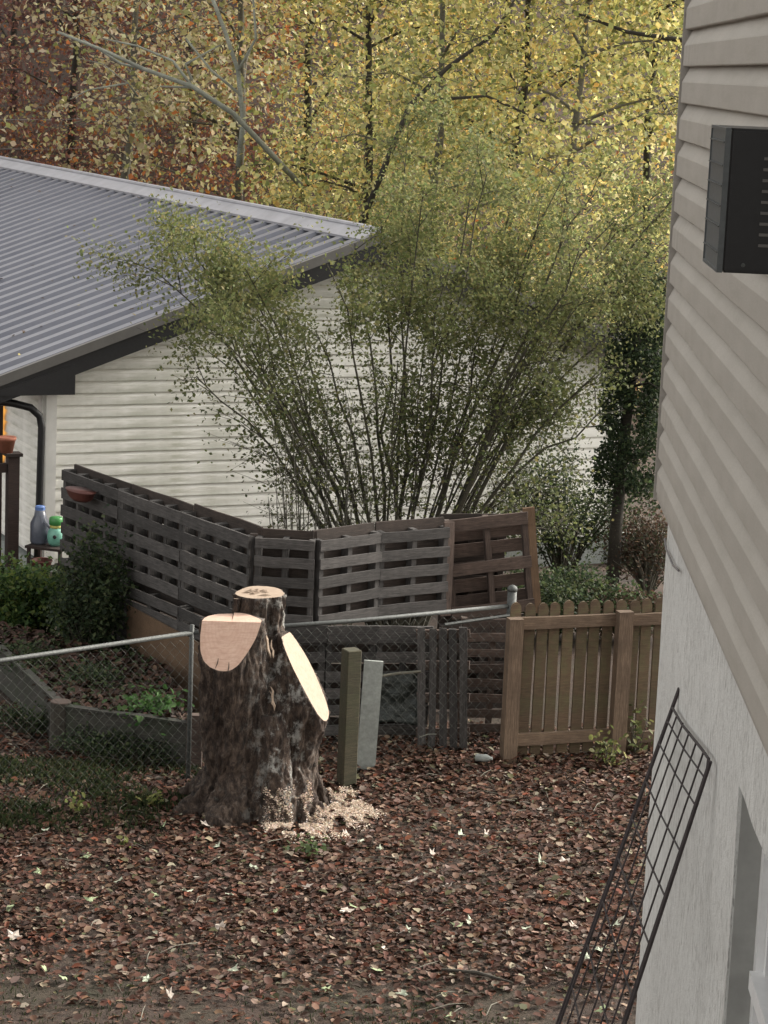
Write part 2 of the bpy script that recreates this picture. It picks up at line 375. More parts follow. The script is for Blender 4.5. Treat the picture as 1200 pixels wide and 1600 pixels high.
for (u, nm) in ((0.035, 'corner_trim'), (UW - .035, 'corner_trim')):
    m = MB(); zt = ztop(u) - FB + .03; m.box((u + (.025 if u < 1 else -.025), -.005, (zt + .25) / 2), (.11, .05, zt - .25)); m.box((u + (-.045 if u < 1 else .045), .05, (zt + .25) / 2), (.05, .13, zt - .25)); m.build(nm, M['trim_white'], wh)
# ribbed roof: both slopes, ribs running from ridge to eave
RIB = .36
def slope_mesh(sgn):
    ue = 3.95; m = MB(); prof = []; y = -.30
    while y < LV + .3:
        prof += [(y, 0.), (y + .026, .046), (y + .16, .046), (y + .19, 0.)]; y += RIB
    prof.append((y, 0.)); k = len(prof)
    for u in (0., ue * .5, ue):
        for (v, h) in prof: m.v.append((UA + sgn * u, v, ZA - SL * u + h))
    m.f = [(j * k + i, j * k + i + 1, (j + 1) * k + i + 1, (j + 1) * k + i) for j in range(2) for i in range(k - 1)]
    return m
for sgn in (-1, 1):
    slope_mesh(sgn).build('roof', M['roof'], wh)
m = MB(); hz = .05
for sgn in (-1, 1):
    m.prism([Vector((UA, 0, ZA + hz + .045)), Vector((UA + sgn * .20, 0, ZA + hz - .2 * SL + .01)), Vector((UA + sgn * .20, 0, ZA + hz - .2 * SL - .015)), Vector((UA, 0, ZA + hz + .02))], (0, -.36, 0), (0, LV + .3, 0))
m.tube([(UA, -.36, ZA + hz + .04), (UA, LV + .3, ZA + hz + .04)], .03, 8)
m.build('ridge_cap', M['roof_trim'], wh)
for sgn in (-1, 1):       # rake: pale metal edge, dark fascia under it
    e = 3.97
    m = MB(); m.prism([Vector((UA, 0, ZA + .045)), Vector((UA + sgn * e, 0, ZA + .045 - SL * e)), Vector((UA + sgn * e, 0, ZA - .055 - SL * e)), Vector((UA, 0, ZA - .055))], (0, -.36, 0), (0, -.30, 0)); m.build('rake_trim', M['rake_metal'], wh)
    m = MB(); m.prism([Vector((UA, 0, ZA - .055)), Vector((UA + sgn * e, 0, ZA - .055 - SL * e)), Vector((UA + sgn * e, 0, ZA - FB + .03 - SL * e)), Vector((UA, 0, ZA - FB + .03))], (0, -.335, 0), (0, -.297, 0)); m.build('fascia', M['black'], wh)
    m = MB(); m.prism([Vector((UA, 0, ZA - .09)), Vector((UA + sgn * e, 0, ZA - .09 - SL * e)), Vector((UA + sgn * e, 0, ZA - .13 - SL * e)), Vector((UA, 0, ZA - .13))], (0, -.297, 0), (0, LV, 0)); m.build('soffit', M['black'], wh)
m = MB(); m.prism([Vector((-.56, 0, ztop(-.56) - .10)), Vector((.20, 0, ztop(.20) - .12)), Vector((.20, 0, 2.02)), Vector((-.56, 0, 2.02))], (0, -.345, 0), (0, LV, 0)) ; m.build('eave_box', M['black'], wh)
m = MB(); m.box((-.63, LV / 2 - .2, 2.12), (.12, LV + .2, .11)); m.build('gutter', M['black'], wh)
def wl(px, py, v): # pixel onto the plane v = const of the white house -> local u, z
    P = onpl(px, py, A + gV * v, gV); return float((P - A) @ gU), float(P[2])
m = MB(); v = -.12
pts = [(*wl(-30, 624, v), v), (*wl(20, 630, v), v), (*wl(48, 637, v), v), (*wl(62, 650, v), v), (*wl(65, 668, v), v), (*wl(61, 800, v), v), (*wl(58, 880, v), v)]
m.tube([(p[0], p[2], p[1]) for p in pts], .038, 8); m.build('downspout', M['black'], wh, smooth=True)
Pw = onpl(8, 650, A, gU); vw = float((Pw - A) @ gV)
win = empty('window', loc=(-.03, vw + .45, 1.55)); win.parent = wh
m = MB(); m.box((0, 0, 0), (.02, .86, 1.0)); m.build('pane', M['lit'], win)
m = MB()
for s in (-1, 1): m.box((-.02, s * .43, 0), (.05, .07, 1.1)); m.box((-.02, 0, s * .52), (.05, .93, .07))
m.box((-.02, 0, 0), (.03, .8, .03)); m.build('frame', M['porch_wood'], win)

# ================================================================ NEAR HOUSE (right edge)
WA = R(1.69); wd = np.array([math.sin(WA), math.cos(WA), 0])     # wall direction, away from camera
Oc = aty(1057, 450, 8.5); Oc[2] = 0
# local frame: X towards the camera along the wall, Y into the house (faces -Y outwards)
NM = Matrix(((-wd[0], wd[1], 0, Oc[0]), (-wd[1], -wd[0], 0, Oc[1]), (0, 0, 1, 0), (0, 0, 0, 1)))
NMi = NM.inverted()
def nl(px, py, off=0.):   # pixel on the wall plane shifted inward by off -> local coords
    Q = Oc + np.array([wd[1], -wd[0], 0]) * off; P = onpl(px, py, Q, (wd[1], -wd[0], 0)); return NMi @ Vector(P)
nh = empty('taupe_house', mat=NM, label='near house with taupe lap siding above a rough whitish plaster basement wall', cat='house')
ZS = float(aty(1020, 768, 8.5)[2]); LW = 12.0; TOPZ = 9.2
print('siding bottom z', ZS)
P2 = .127
prof = [(-.002, P2), (-.003, P2 * .97), (-.026, P2 * .60), (-.028, P2 * .56), (-.028, .003), (-.026, 0), (-.002, -.001), (0, P2)]
_sl = {}
def side_lap(LW):
    if round(LW, 2) in _sl: return _sl[round(LW, 2)]
    m = MB(); k = len(prof); n = 16
    m.v = [(LW * i / n, y + (.0012 * math.sin(i * 2.3)), z_) for i in range(n + 1) for (y, z_) in prof]
    m.f = [(i * k + q, i * k + k + q, i * k + k + (q + 1) % k, i * k + (q + 1) % k) for i in range(n) for q in range(k)] + [tuple(range(k)), tuple(n * k + q for q in range(k))]
    _sl[round(LW, 2)] = m.mesh('siding_board', M['taupe_siding']); return _sl[round(LW, 2)]
for i in range(int((TOPZ - ZS) / P2)):
    Lj = (1.15, 2.55, .62, 1.9, 3.1)[i % 5]; me_a = side_lap(Lj); me_b = side_lap(LW - Lj)
    link('siding_board', me_a, nh, loc=(.012, 0, ZS + i * P2)); link('siding_board', me_b, nh, loc=(.012 + Lj - .03, -.0035, ZS + i * P2))
m = MB(); m.box((LW / 2, 3.6, (ZS + TOPZ) / 2), (LW, 7.19, TOPZ - ZS)); m.build('upper_wall', M['taupe_siding'], nh)
m = MB(); m.box((-.004, -.018, (ZS + TOPZ) / 2 - .02), (.012, .034, TOPZ - ZS + .02)); m.box((-.02, .03, (ZS + TOPZ) / 2 - .02), (.018, .06, TOPZ - ZS + .02)); m.build('corner_trim', M['trim_grey'], nh)
m = MB(); m.box((LW / 2, -.013, ZS - .012), (LW, .02, .022)); m.build('starter_strip', M['trim_grey'], nh)
# plaster basement wall, set back, with the recessed window opening
OF = .022; a1 = nl(1150, 1300, OF).x; zh = nl(1160, 1240, OF).z; a2 = a1 + 1.25; zb = zh - 1.25; TH = .30
zs = ZS - .022
m = MB()
m.box((a1 / 2 + .01, OF + TH / 2, zs / 2), (a1 - .02, TH, zs))
m.box(((a2 + LW) / 2, OF + TH / 2, zs / 2), (LW - a2, TH, zs))
m.box(((a1 + a2) / 2, OF + TH / 2, (zh + zs) / 2), (a2 - a1, TH, zs - zh))
m.box(((a1 + a2) / 2, OF + TH / 2, zb / 2), (a2 - a1, TH, zb))
o = m.build('basement_wall', M['plaster'], nh)
bm = bmesh.new(); bm.from_mesh(o.data); bmesh.ops.subdivide_edges(bm, edges=[e for e in bm.edges if e.calc_length() > .8], cuts=24, use_grid_fill=True)
for v_ in bm.verts:
    if v_.co.y < OF + .01 and v_.co.z < zs - .02: v_.co.y += .006 * mn.noise(v_.co * 3) ; v_.co.x += .004 * mn.noise(v_.co * 4)
bm.to_mesh(o.data); bm.free()
m = MB(); m.box((.02, 3.8, zs / 2), (.05, 6.9, zs)); m.build('end_wall', M['plaster'], nh)
JD = .075
for x_ in (a1 + .004, a2 - .004):
    m = MB(); m.box((x_, OF + JD / 2 + .006, (zh + zb) / 2), (.008, JD - .006, zh - zb)); m.build('jamb', M['jamb'], nh)
nw = empty('window'); nw.parent = nh; nw.location = (a1, OF + JD, zb)
W_, H_ = a2 - a1, zh - zb
m = MB()
for x_ in (.03, W_ - .03): m.box((x_, .02, H_ / 2), (.05, .05, H_))
for z_ in (.03, H_ - .03): m.box((W_ / 2, .02, z_), (W_ - .1, .05, .06))
m.build('frame', M['white_paint'], nw)
zm = nl(1180, 1525, OF + JD).z - zb
m = MB(); m.box((W_ / 2, .005, zm), (W_ - .1, .05, .05)); m.box((W_ / 2, -.01, zm + .035), (.06, .02, .02)); m.build('meeting_rail', M['white_paint'], nw)
m = MB()
for x_ in (.075, W_ - .075): m.box((x_, .03, H_ / 2), (.035, .03, H_ - .12))
m.build('sash', M['white_paint'], nw)
for (za, zc) in ((.06, zm - .025), (zm + .025, H_ - .06)):
    m = MB(); m.box((W_ / 2, .035, (za + zc) / 2), (W_ - .18, .008, zc - za)); m.build('pane', M['glass'], nw)
m = MB(); m.box((LW / 2, 3.2, TOPZ + .05), (LW + .7, 8.2, .12)); m.prism([Vector((-.4, -.5, TOPZ + .11)), Vector((-.4, 7.5, TOPZ + .11)), Vector((-.4, 3.5, TOPZ + 1.6))], (0, 0, 0), (LW + .8, 0, 0)); m.build('roof', M['roof'], nh)
# small loose cable on the plaster
m = MB(); q = [nl(1044, 842, OF), nl(1046, 858, OF), nl(1052, 872, OF), nl(1057, 884, OF), nl(1066, 892, OF)]
m.tube([(p.x, OF - .012, p.z) for p in q], .004, 5); m.build('cable', M['cable'], nh)

# window air conditioner, sticking out of the wall
nrm = np.array([-wd[1], wd[0], 0])         # outward
def plane_x(off, depth): return Oc + nrm * off
offA = None
# outward face: near top corner at px (1137,200), depth 4.9
yN = 5.0; Pn = aty(1142, 200, yN); offA = float((Pn - Oc) @ nrm); aN = float(-(Pn - Oc) @ wd)
Pf = onpl(1119, 194, Pn, nrm); aF = float(-(Pf - Oc) @ wd); zt = float(Pn[2]); zbm = float(onpl(1134, 432, Pn, nrm)[2])
print('ac', offA, aN, aF, zt, zbm)
ac = empty('window_air_conditioner', mat=NM @ Matrix.Translation((aF, 0, zbm)), label='black window air conditioner jutting from the taupe siding', cat='air conditioner')
Lx, Ly, Lz = aN - aF, offA, zt - zbm
m = MB(); m.box((Lx / 2, -Ly / 2 + .014, Lz / 2), (Lx, Ly + .028, Lz)); o = m.build('casing', M['ac_black'], ac)
bm = bmesh.new(); bm.from_mesh(o.data); bmesh.ops.bevel(bm, geom=bm.edges[:], offset=.006, segments=2, affect='EDGES'); bm.to_mesh(o.data); bm.free()
m = MB(); fr = .007
m.box((Lx / 2, -Ly - .004, Lz / 2), (Lx - 2 * fr, .006, Lz - 2 * fr)); m.build('condenser_coil', M['ac_fin'], ac)
m = MB()
for x_ in (fr / 2, Lx - fr / 2): m.box((x_, -Ly - .004, Lz / 2), (fr, .012, Lz))
for z_ in (fr / 2, Lz - fr / 2): m.box((Lx / 2, -Ly - .004, z_), (Lx - 2 * fr, .012, fr))
m.build('frame', M['ac_fin'], ac)
for f_ in (.14, .32, .46, .60, .74, .90): 
    m = MB(); m.box((Lx / 2, -Ly - .010, Lz * f_), (Lx - 2 * fr, .004, .003)); m.build('fin_bar', M['galv'], ac)
m = MB()                                       # louvre slots pressed into the near side
for i in range(9): m.box((Lx + .002, -Ly * .42, Lz * (.2 + .075 * i)), (.006, Ly * .5, .006))
m.build('louvre', M['rake_metal'], ac)
for (fy, fz) in ((.80, .06), (.55, .9), (.55, .87), (.42, .6), (.42, .2), (.42, .17)):
    m = MB(); m.tube([(Lx, -Ly * fy, Lz * fz), (Lx + .005, -Ly * fy, Lz * fz)], .0045, 8); m.build('screw', M['galv'], ac)

# ================================================================ STUMP
S0 = atz(410, 1262, 0)
st = empty('tree_stump', loc=(S0[0], S0[1], 0), label='tall freshly cut tree stump with flared roots and pale angled saw cuts', cat='tree stump')
def blob(pts, radsx, ratio=1., n=26, ph=0.):
    m = MB(); vs = []; pts = [Vector(p) for p in pts]; k = len(pts)
    for i, p in enumerate(pts):
        t = (pts[min(i + 1, k - 1)] - pts[max(i - 1, 0)]).normalized(); a = Vector((1, 0, 0)); a = (a - t * a.dot(t)).normalized(); b = t.cross(a)
        for q in range(n):
            an = 2 * math.pi * q / n; rr = radsx[i] * (1 + .05 * math.sin(3 * an + ph + i * .4) + .03 * math.sin(5 * an + ph * 2))
            vs.append(p + a * math.cos(an) * rr + b * math.sin(an) * rr * ratio)
    fs = [(i * n + q, i * n + (q + 1) % n, (i + 1) * n + (q + 1) % n, (i + 1) * n + q) for i in range(k - 1) for q in range(n)] + [tuple(range(n))[::-1], tuple((k - 1) * n + q for q in range(n))]
    return vs, fs
m = MB()
for a in (
    blob([(-.02, .05, -.3), (-.02, .05, 0), (0, .05, .15), (0, .05, .4), (.01, .05, .7), (-.02, .04, .95), (-.06, .05, 1.15)], [.45, .41, .385, .365, .36, .32, .24], .92),
    blob([(-.10, -.05, .2), (-.18, -.10, .6), (-.235, -.17, .95), (-.26, -.20, 1.2), (-.265, -.20, 1.62)], [.26, .26, .235, .212, .212], 1., ph=1),
    blob([(.0, .10, .6), (-.05, .14, 1.0), (-.075, .175, 1.3), (-.078, .185, 1.75)], [.27, .20, .175, .172], .95, ph=2),
    blob([(.13, .0, .2), (.18, -.02, .55), (.24, -.03, .8), (.26, -.02, 1.1), (.25, 0, 1.3)], [.19, .22, .245, .24, .2], 1.0, ph=3),
    blob([(.02, -.2, .75), (.06, -.27, .4), (.10, -.38, .1), (.12, -.46, -.2)], [.13, .14, .15, .13], .8),
    blob([(.16, -.12, .38), (.25, -.22, .13), (.40, -.36, -.01), (.60, -.52, -.15)], [.14, .14, .12, .08], .8),
    blob([(.2, .05, .32), (.32, .08, .09), (.48, .1, -.05), (.66, .15, -.16)], [.14, .14, .11, .08], .8),
    blob([(-.18, -.1, .32), (-.33, -.18, .10), (-.52, -.28, -.04), (-.74, -.38, -.14)], [.15, .15, .12, .08], .8),
    blob([(-.2, .1, .3), (-.36, .12, .07), (-.55, .15, -.05), (-.78, .2, -.16)], [.15, .15, .12, .08], .8),
    blob([(-.1, -.2, .35), (-.2, -.36, .08), (-.3, -.52, -.05), (-.42, -.7, -.16)], [.16, .15, .12, .08], .8)):
    m.add(*a)
tmp = m.build('tmp', M['bark'])
rm = tmp.modifiers.new('r', 'REMESH'); rm.mode = 'VOXEL'; rm.voxel_size = .011
sm_ = tmp.modifiers.new('s', 'SMOOTH'); sm_.factor = .6; sm_.iterations = 5
dg = bpy.context.evaluated_depsgraph_get(); me = bpy.data.meshes.new_from_object(tmp.evaluated_get(dg)); bpy.data.objects.remove(tmp)
me.materials.clear(); me.materials.append(M['bark']); me.polygons.foreach_set('material_index', [0] * len(me.polygons)); me.polygons.foreach_set('use_smooth', [True] * len(me.polygons))
trunk = link('trunk', me)
def cutter(P, nrm_, ext, up):
    """box whose base lies on the plane through P with normal n; ext=(half x, half y, height)"""
    n_ = Vector(nrm_).normalized(); x = Vector(up).cross(n_).normalized(); y = n_.cross(x); T = Matrix((( x.x, y.x, n_.x, P[0]), (x.y, y.y, n_.y, P[1]), (x.z, y.z, n_.z, P[2]), (0, 0, 0, 1)))
    m = MB(); m.box(((ext[1] + ext[0]) / 2, (ext[3] + ext[2]) / 2, ext[4] / 2), (ext[1] - ext[0], ext[3] - ext[2], ext[4]), T); return m
cuts = []
# stub top, left stem top, left stem face, right face
cuts.append((cutter((-.08, .18, 1.555), (-.03, -.06, 1), (-.5, .5, -.5, .6, .6), (0, 1, 0)), 'cut_cream', 'cream level saw cut on the centre stub'))
cuts.append((cutter((-.26, -.20, 1.425), (-.05, -.05, 1), (-.5, .25, -.5, .215, .6), (0, 1, 0)), 'cut_pink', 'pinkish flat top of the left stem'))
cuts.append((cutter((-.26, -.23, 1.40), (-.14, -.85, .52), (-.4, .4, -.6, .5, .6), (0, 0, 1)), 'cut_pink', 'pinkish shield shaped saw cut on the left stem'))
cuts.append((cutter((-.26, -.20, 1.424), (-.03, -.02, 1), (-.6, .012, -.6, .6, .6), (0, 1, 0)), 'cut_pink', 'narrow flat sliver behind the left stem cut'))
nR = Vector((.85, -.11, .49)).normalized()
cuts.append((cutter((.275, -.05, 1.015), nR, (-.5, .5, -.45, .345, .6), (-.5, 0, .85)), 'cut_cream', 'long cream slanted saw cut on the right side'))
cnorm = [(-.03, -.06, 1), (-.05, -.05, 1), (-.14, -.85, .52), (-.03, -.02, 1), nR]
for i, (cm, mat, lab) in enumerate(cuts):
    me2 = cm.mesh('c', M[mat]); co_ = link('cutter', me2); trunk.data.materials.append(M[mat])
    md = trunk.modifiers.new('b', 'BOOLEAN'); md.operation = 'DIFFERENCE'; md.solver = 'EXACT'; md.object = co_; md.material_mode = 'INDEX'; md.use_self = False
    co_.data.materials.clear()
    for _ in range(i + 1): co_.data.materials.append(M['bark'])
    co_.data.materials.append(M[mat]); basen = -Vector(cnorm[i]).normalized()
    for p_ in co_.data.polygons: p_.material_index = i + 1 if p_.normal.dot(basen) > .9 else 0
    bpy.context.view_layer.update(); dg = bpy.context.evaluated_depsgraph_get()
    print('cut', i, len(trunk.data.polygons)); nm = bpy.data.meshes.new_from_object(trunk.evaluated_get(dg)); trunk.modifiers.clear(); trunk.data = nm; bpy.data.objects.remove(co_)
full = trunk.data; bpy.data.objects.remove(trunk); me = full
fixed = np.zeros(len(me.vertices), bool)
for p_ in me.polygons:
    if p_.material_index > 0:
        for v_ in p_.vertices: fixed[v_] = True
co = np.zeros(len(me.vertices) * 3, np.float32); me.vertices.foreach_get('co', co); co = co.reshape(-1, 3)
no = np.zeros(len(me.vertices) * 3, np.float32); me.vertices.foreach_get('normal', no); no = no.reshape(-1, 3)
for i in range(len(co)):
    if fixed[i]: continue
    p = co[i]; q = Vector((p[0] * 11, p[1] * 11, p[2] * 2.2)); a = 1 - abs(mn.noise(q + Vector((0, 0, .6)) * mn.noise(q * .5)) * 2)
    b = 1 - abs(mn.noise(Vector((p[0] * 34, p[1] * 34, p[2] * 8))) * 2)
    co[i] = p + no[i] * (.034 * a + .018 * b + .03 * mn.noise(Vector((p[0] * 3, p[1] * 3, p[2] * 1.5))) - .022)
me.vertices.foreach_set('co', co.ravel()); me.update()
print('trunk polys', len(full.polygons), 'mats', [x.name if x else None for x in full.materials], np.unique([p.material_index for p in full.polygons], return_counts=True))
def submesh(src, idx, name, mat):
    bm = bmesh.new(); bm.from_mesh(src); bmesh.ops.delete(bm, geom=[f for f in bm.faces if f.material_index != idx], context='FACES')
    for f in bm.faces: f.material_index = 0; f.smooth = (idx == 0)
    me = bpy.data.meshes.new(name); bm.to_mesh(me); bm.free(); me.materials.clear(); me.materials.append(mat); return me
link('trunk', submesh(full, 0, 'trunk', M['bark']), st)
for i, (cm, mat, lab) in enumerate(cuts):
    o = link('saw_cut', submesh(full, i + 1, 'saw_cut', M[mat]), st, label=lab)
# radial cracks on the shield face and splinters
pn = Vector((-.14, -.85, .52)).normalized(); P0 = Vector((-.26, -.23, 1.40))
def shield(x, z_):  # point on shield plane
    y = P0.y - ((x - P0.x) * pn.x + (z_ - P0.z) * pn.z) / pn.y; return Vector((x, y, z_)) + pn * .002
m = MB()
for (x1, z1, x2, z2) in ((-.345, 1.12, -.325, 1.19), (-.255, 1.10, -.25, 1.17)):
    m.tube([shield(x1, z1), shield((x1 + x2) / 2 + .004, (z1 + z2) / 2), shield(x2, z2)], [.001, .004, .001], 4)
m.build('crack', M['bark_dark'], st)
m = MB()
for i in range(14):
    x = random.uniform(-.17, .01); y = random.uniform(.08, .26); L = random.uniform(.05, .12)
    m.tube([(x - L * .6, y, 1.545 + random.uniform(0, .006)), (x, y + .01, 1.552 + random.uniform(0, .01)), (x + L * .5, y + .01, 1.548)], [.002, random.uniform(.006, .012), .002], 5)
m.build('splinter', M['cut_cream'], st)
m = MB()
for (tx, ty, tz, ln_, wd_) in ((.0, -.19, 1.33, .15, .016), (.03, -.19, 1.30, .12, .01), (.05, -.27, .98, .16, .012), (.04, -.275, .95, .1, .008)):
    q_ = [(tx + random.uniform(-.008, .008) + .03 * t, ty - .06 * t, tz - ln_ * t) for t in (0, .2, .4, .6, .8, 1)]; m = MB(); m.tube(q_, [.002] + [wd_ * random.uniform(.5, 1) for _ in range(4)] + [.001], 5); m.build('torn_strip', M['cut_cream'], st)

# sawdust around the right of the stump
def poly_sample(poly, n, z=0.):
    poly = np.array(poly, float); out = []; lo = poly.min(0); hi = poly.max(0)
    while len(out) < n:
        q = rng.uniform(lo, hi); ins = False; j = len(poly) - 1
        for i in range(len(poly)):
            if (poly[i][1] > q[1]) != (poly[j][1] > q[1]) and q[0] < (poly[j][0] - poly[i][0]) * (q[1] - poly[i][1]) / (poly[j][1] - poly[i][1]) + poly[i][0]: ins = not ins
            j = i
        if ins: out.append(atz(q[0], q[1], z))
    return np.array(out)
ps = [poly_sample([(410, 1285), (440, 1240), (500, 1228), (540, 1290), (545, 1312), (470, 1318), (420, 1315)], 9000), poly_sample([(500, 1238), (548, 1240), (570, 1265), (600, 1278), (550, 1296), (520, 1290)], 3000), poly_sample([(400, 1270), (500, 1225), (600, 1285), (540, 1325), (430, 1325)], 900)]
ps = np.vstack(ps); ps = np.vstack([ps, ps + rng.normal(size=ps.shape) * [.015, .03, 0], ps + rng.normal(size=ps.shape) * [.02, .04, 0], ps + rng.normal(size=ps.shape) * [.02, .04, 0]])
# clumpy: keep where noise is high; lift onto the roots
import mathutils
bvh = mathutils.bvhtree.BVHTree.FromPolygons([v.co[:] for v in full.vertices], [p.vertices[:] for p in full.polygons])
keep = []
for p in ps:
    nz = mn.noise(Vector((p[0] * 7, p[1] * 4, 0))) + .5 * mn.noise(Vector((p[0] * 20, p[1] * 12, 5)))
    if nz < -.06: continue
    h = bvh.ray_cast(Vector((p[0] - S0[0], p[1] - S0[1], .5)), Vector((0, 0, -1)))
    z_ = ground_z(p[0], p[1]) + .03
    if h[0] is not None: z_ = max(z_, h[0].z + .006)
    if z_ > .27: continue
    keep.append((p[0], p[1], z_ + random.uniform(0, .02)))
keep = np.array(keep)
cloud('sawdust', M['litter'], keep, rng.uniform(.006, .016, len(keep)), palette(len(keep), [(.52, .41, .32), (.60, .50, .41), (.44, .32, .24), (.68, .62, .55)], [4, 4, 2, 2], .15), HEX, .55, kind='stuff', label='pale sawdust and wood chips strewn over the right roots of the stump', cat='sawdust')

# ================================================================ PALLETS
def pallet(L, H, rows, thick=.12, ns=3, sw=.085, face='grey_wood', back='dark_wood', mat=None, backfill=True, rowz=None, name='pallet', **k):
    """front slats on local -Y, length on X from 0, height on Z from 0"""
    p = empty(name, mat=mat, **k)
    pitch = H / rows
    zz = rowz or [pitch * (i + .5) for i in range(rows)]
    for z_ in zz:
        plank(p, 'slat', (L / 2, -thick / 2 + .009, z_ + random.uniform(-.004, .004)), L, sw + random.uniform(-.006, .004), .018, M[face])
        if backfill: plank(p, 'slat', (L / 2, thick / 2 - .009, z_ + pitch / 2 - .03 + random.uniform(-.012, .012)), L, pitch - sw + .045, .018, M[back])
    for i in range(ns):
        x = .025 + (L - .05) * i / (ns - 1)
        plank(p, 'stringer', (x, 0, (zz[0] + zz[-1]) / 2), abs(zz[-1] - zz[0]) + sw, .045, thick - .037, M[face], vert=True)
    return p
def frame_from(P0_, P1_, lean=0., tilt=0.):
    P0_, P1_ = np.array(P0_, float), np.array(P1_, float); d = P1_ - P0_; a = math.atan2(d[1], d[0])
    return Matrix.Translation(Vector(P0_)) @ Matrix.Rotation(a, 4, 'Z') @ Matrix.Rotation(lean, 4, 'X') @ Matrix.Rotation(tilt, 4, 'Y')
ZT = 1.66
tops = [atz(401, 831, ZT), atz(495, 837, ZT), atz(591, 824, ZT), atz(699, 816, ZT)]
HP = .76
labs = ['grey slatted pallet upright in the top row, directly behind the stump at the fence corner', 'middle grey slatted pallet of the upper row under the bushy shrub', 'grey slatted pallet with a pale end board, right of the upper row']
for i in range(3):
    a, b = tops[i].copy(), tops[i + 1].copy(); a[2] = b[2] = ZT - HP; L = np.linalg.norm(b - a)
    p = pallet(L - .004, HP, 5, mat=frame_from(a, b), label=labs[i], cat='pallet', group='grey pallets making the fence')
    if i == 2: plank(p, 'end_board', (L + .012, -.01, HP / 2 - .01), HP + .03, .10, .02, M['brown_wood'], vert=True).rotation_euler = (0, -math.pi / 2, 0)
# corner post between the two runs
m = MB(); m.box((0, 0, .82), (.06, .06, 1.64)); o = m.build('fence_post', M['dark_wood']); o.location = (tops[0][0] - .02, tops[0][1] + .03, 0); setp(o, 'dark thin post at the corner of the pallet fence', 'post')
# left run towards the white house
far = atz(107, 728, ZT); far = far + (far - tops[0]) * 0.0
d = (tops[0] - far); n_ = 3
labL = ['weathered pallet of the left run nearest the white house corner', 'weathered pallet in the middle of the upper left run', 'weathered pallet of the upper left run meeting the fence corner']
labl = ['lower pallet of the left run behind the leafy shrub', 'lower pallet in the middle of the left run over the tan board', 'lower pallet of the left run beside the stump cut']
for i in range(n_):
    a = far + d * i / n_; b = far + d * (i + 1) / n_; a[2] = b[2] = ZT - .80; L = np.linalg.norm(b - a)
    pallet(L - .006, .80, 5, thick=.14, ns=5, mat=frame_from(a, b), label=labL[i], cat='pallet', group='grey pallets making the fence', sw=.10)
    a[2] = b[2] = .12
    pallet(L - .006, .72, 6, thick=.14, ns=3, sw=.085, mat=frame_from(a, b), label=labl[i], cat='pallet', group='grey pallets making the fence')
# lower row behind the chain link
lowpts = [(-.98, 18.30), (-.40, 18.36), (.16, 18.44)]
px_low = [[400, 500], [500, 585], [585, 660]]
lab3 = ['lower grey pallet hidden partly by the stump and green post', 'lower grey pallet behind the grey slab', 'lower grey pallet holding the black plastic sheet']
e = [np.array([-1.02, 18.22, .03]), np.array([-.42, 18.30, .03]), np.array([-.02, 18.38, .03]), np.array([.42, 18.44, .03])]
for i in range(3):
    L = np.linalg.norm(e[i + 1] - e[i])
    p = pallet(L - .005, .84, 6, thick=.11, mat=frame_from(e[i], e[i + 1]), rowz=[.06, .22, .36, .50, .655, .80], label=lab3[i], cat='pallet', group='grey pallets making the fence', back='dark_wood')
    plank(p, 'wide_board', (L / 2, -.085, .855), L, .135, .02, M['grey_wood'])
# dark pallet between leaning one and gate
pallet(.52, 1.0, 8, thick=.10, mat=frame_from((.66, 18.55, .02), (1.18, 18.62, .02)), face='brown_wood', backfill=False, sw=.07, label='dark slatted pallet between the leaning pallet and the gate post', cat='pallet', group='grey pallets making the fence')
# leaning pallet with upright slats
a = atz(665, 1176, 0); LP = empty('pallet', mat=Matrix.Translation((a[0] - .02, 18.16, -.01)) @ Matrix.Rotation(R(-4), 4, 'X') @ Matrix.Rotation(R(-2.5), 4, 'Y'), label='narrow pallet with five upright slats leaning in front of the lower row', cat='pallet')
for i, (x, wz) in enumerate(zip((.0, .085, .17, .25, .33), (.062, .055, .06, .06, .062))):
    plank(LP, 'slat', (x - .01, -.03, .49), .98 + random.uniform(-.01, .02), wz, .018, M['grey_wood'], vert=True, tilt=R(random.uniform(-.6, .6)))
for z_ in (.14, .42, .68, .93): plank(LP, 'batten', (.16, 0, z_), .42, .07, .035, M['brown_wood'])
# reddish pallets right of the row
a = atz(845, 945, .88); b = atz(712, 828, 1.60)
P1 = atz(836, 808, 1.70)
rp = pallet(.70, .86, 3, thick=.12, ns=3, sw=.10, rowz=[.06, .43, .80], backfill=False, face='brown_wood', mat=Matrix.Translation((.60, 19.28, .80)) @ Matrix.Rotation(R(9), 4, 'Z') @ Matrix.Rotation(R(-7), 4, 'Y'), label='reddish brown pallet tilted on top of the row, nearest the picket gate', cat='pallet')
for z_ in (.12, .26, .40, .56, .70): plank(rp, 'slat', (.35, .07, z_), .68, .11, .018, M['brown_wood'])
plank(rp, 'end_board', (.715, -.02, .43), .90, .10, .016, M['tan_board'], vert=True)
pallet(.55, .8, 4, thick=.12, face='dark_wood', mat=Matrix.Translation((.48, 19.45, .8)) @ Matrix.Rotation(R(12), 4, 'Z'), label='dark pallet standing behind the gap beside the reddish pallet', cat='pallet')
pallet(.75, .8, 5, thick=.12, face='dark_wood', mat=frame_from((.50, 19.25, .0), (1.25, 19.45, .0)), label='dark supporting pallet under the reddish one', cat='pallet')
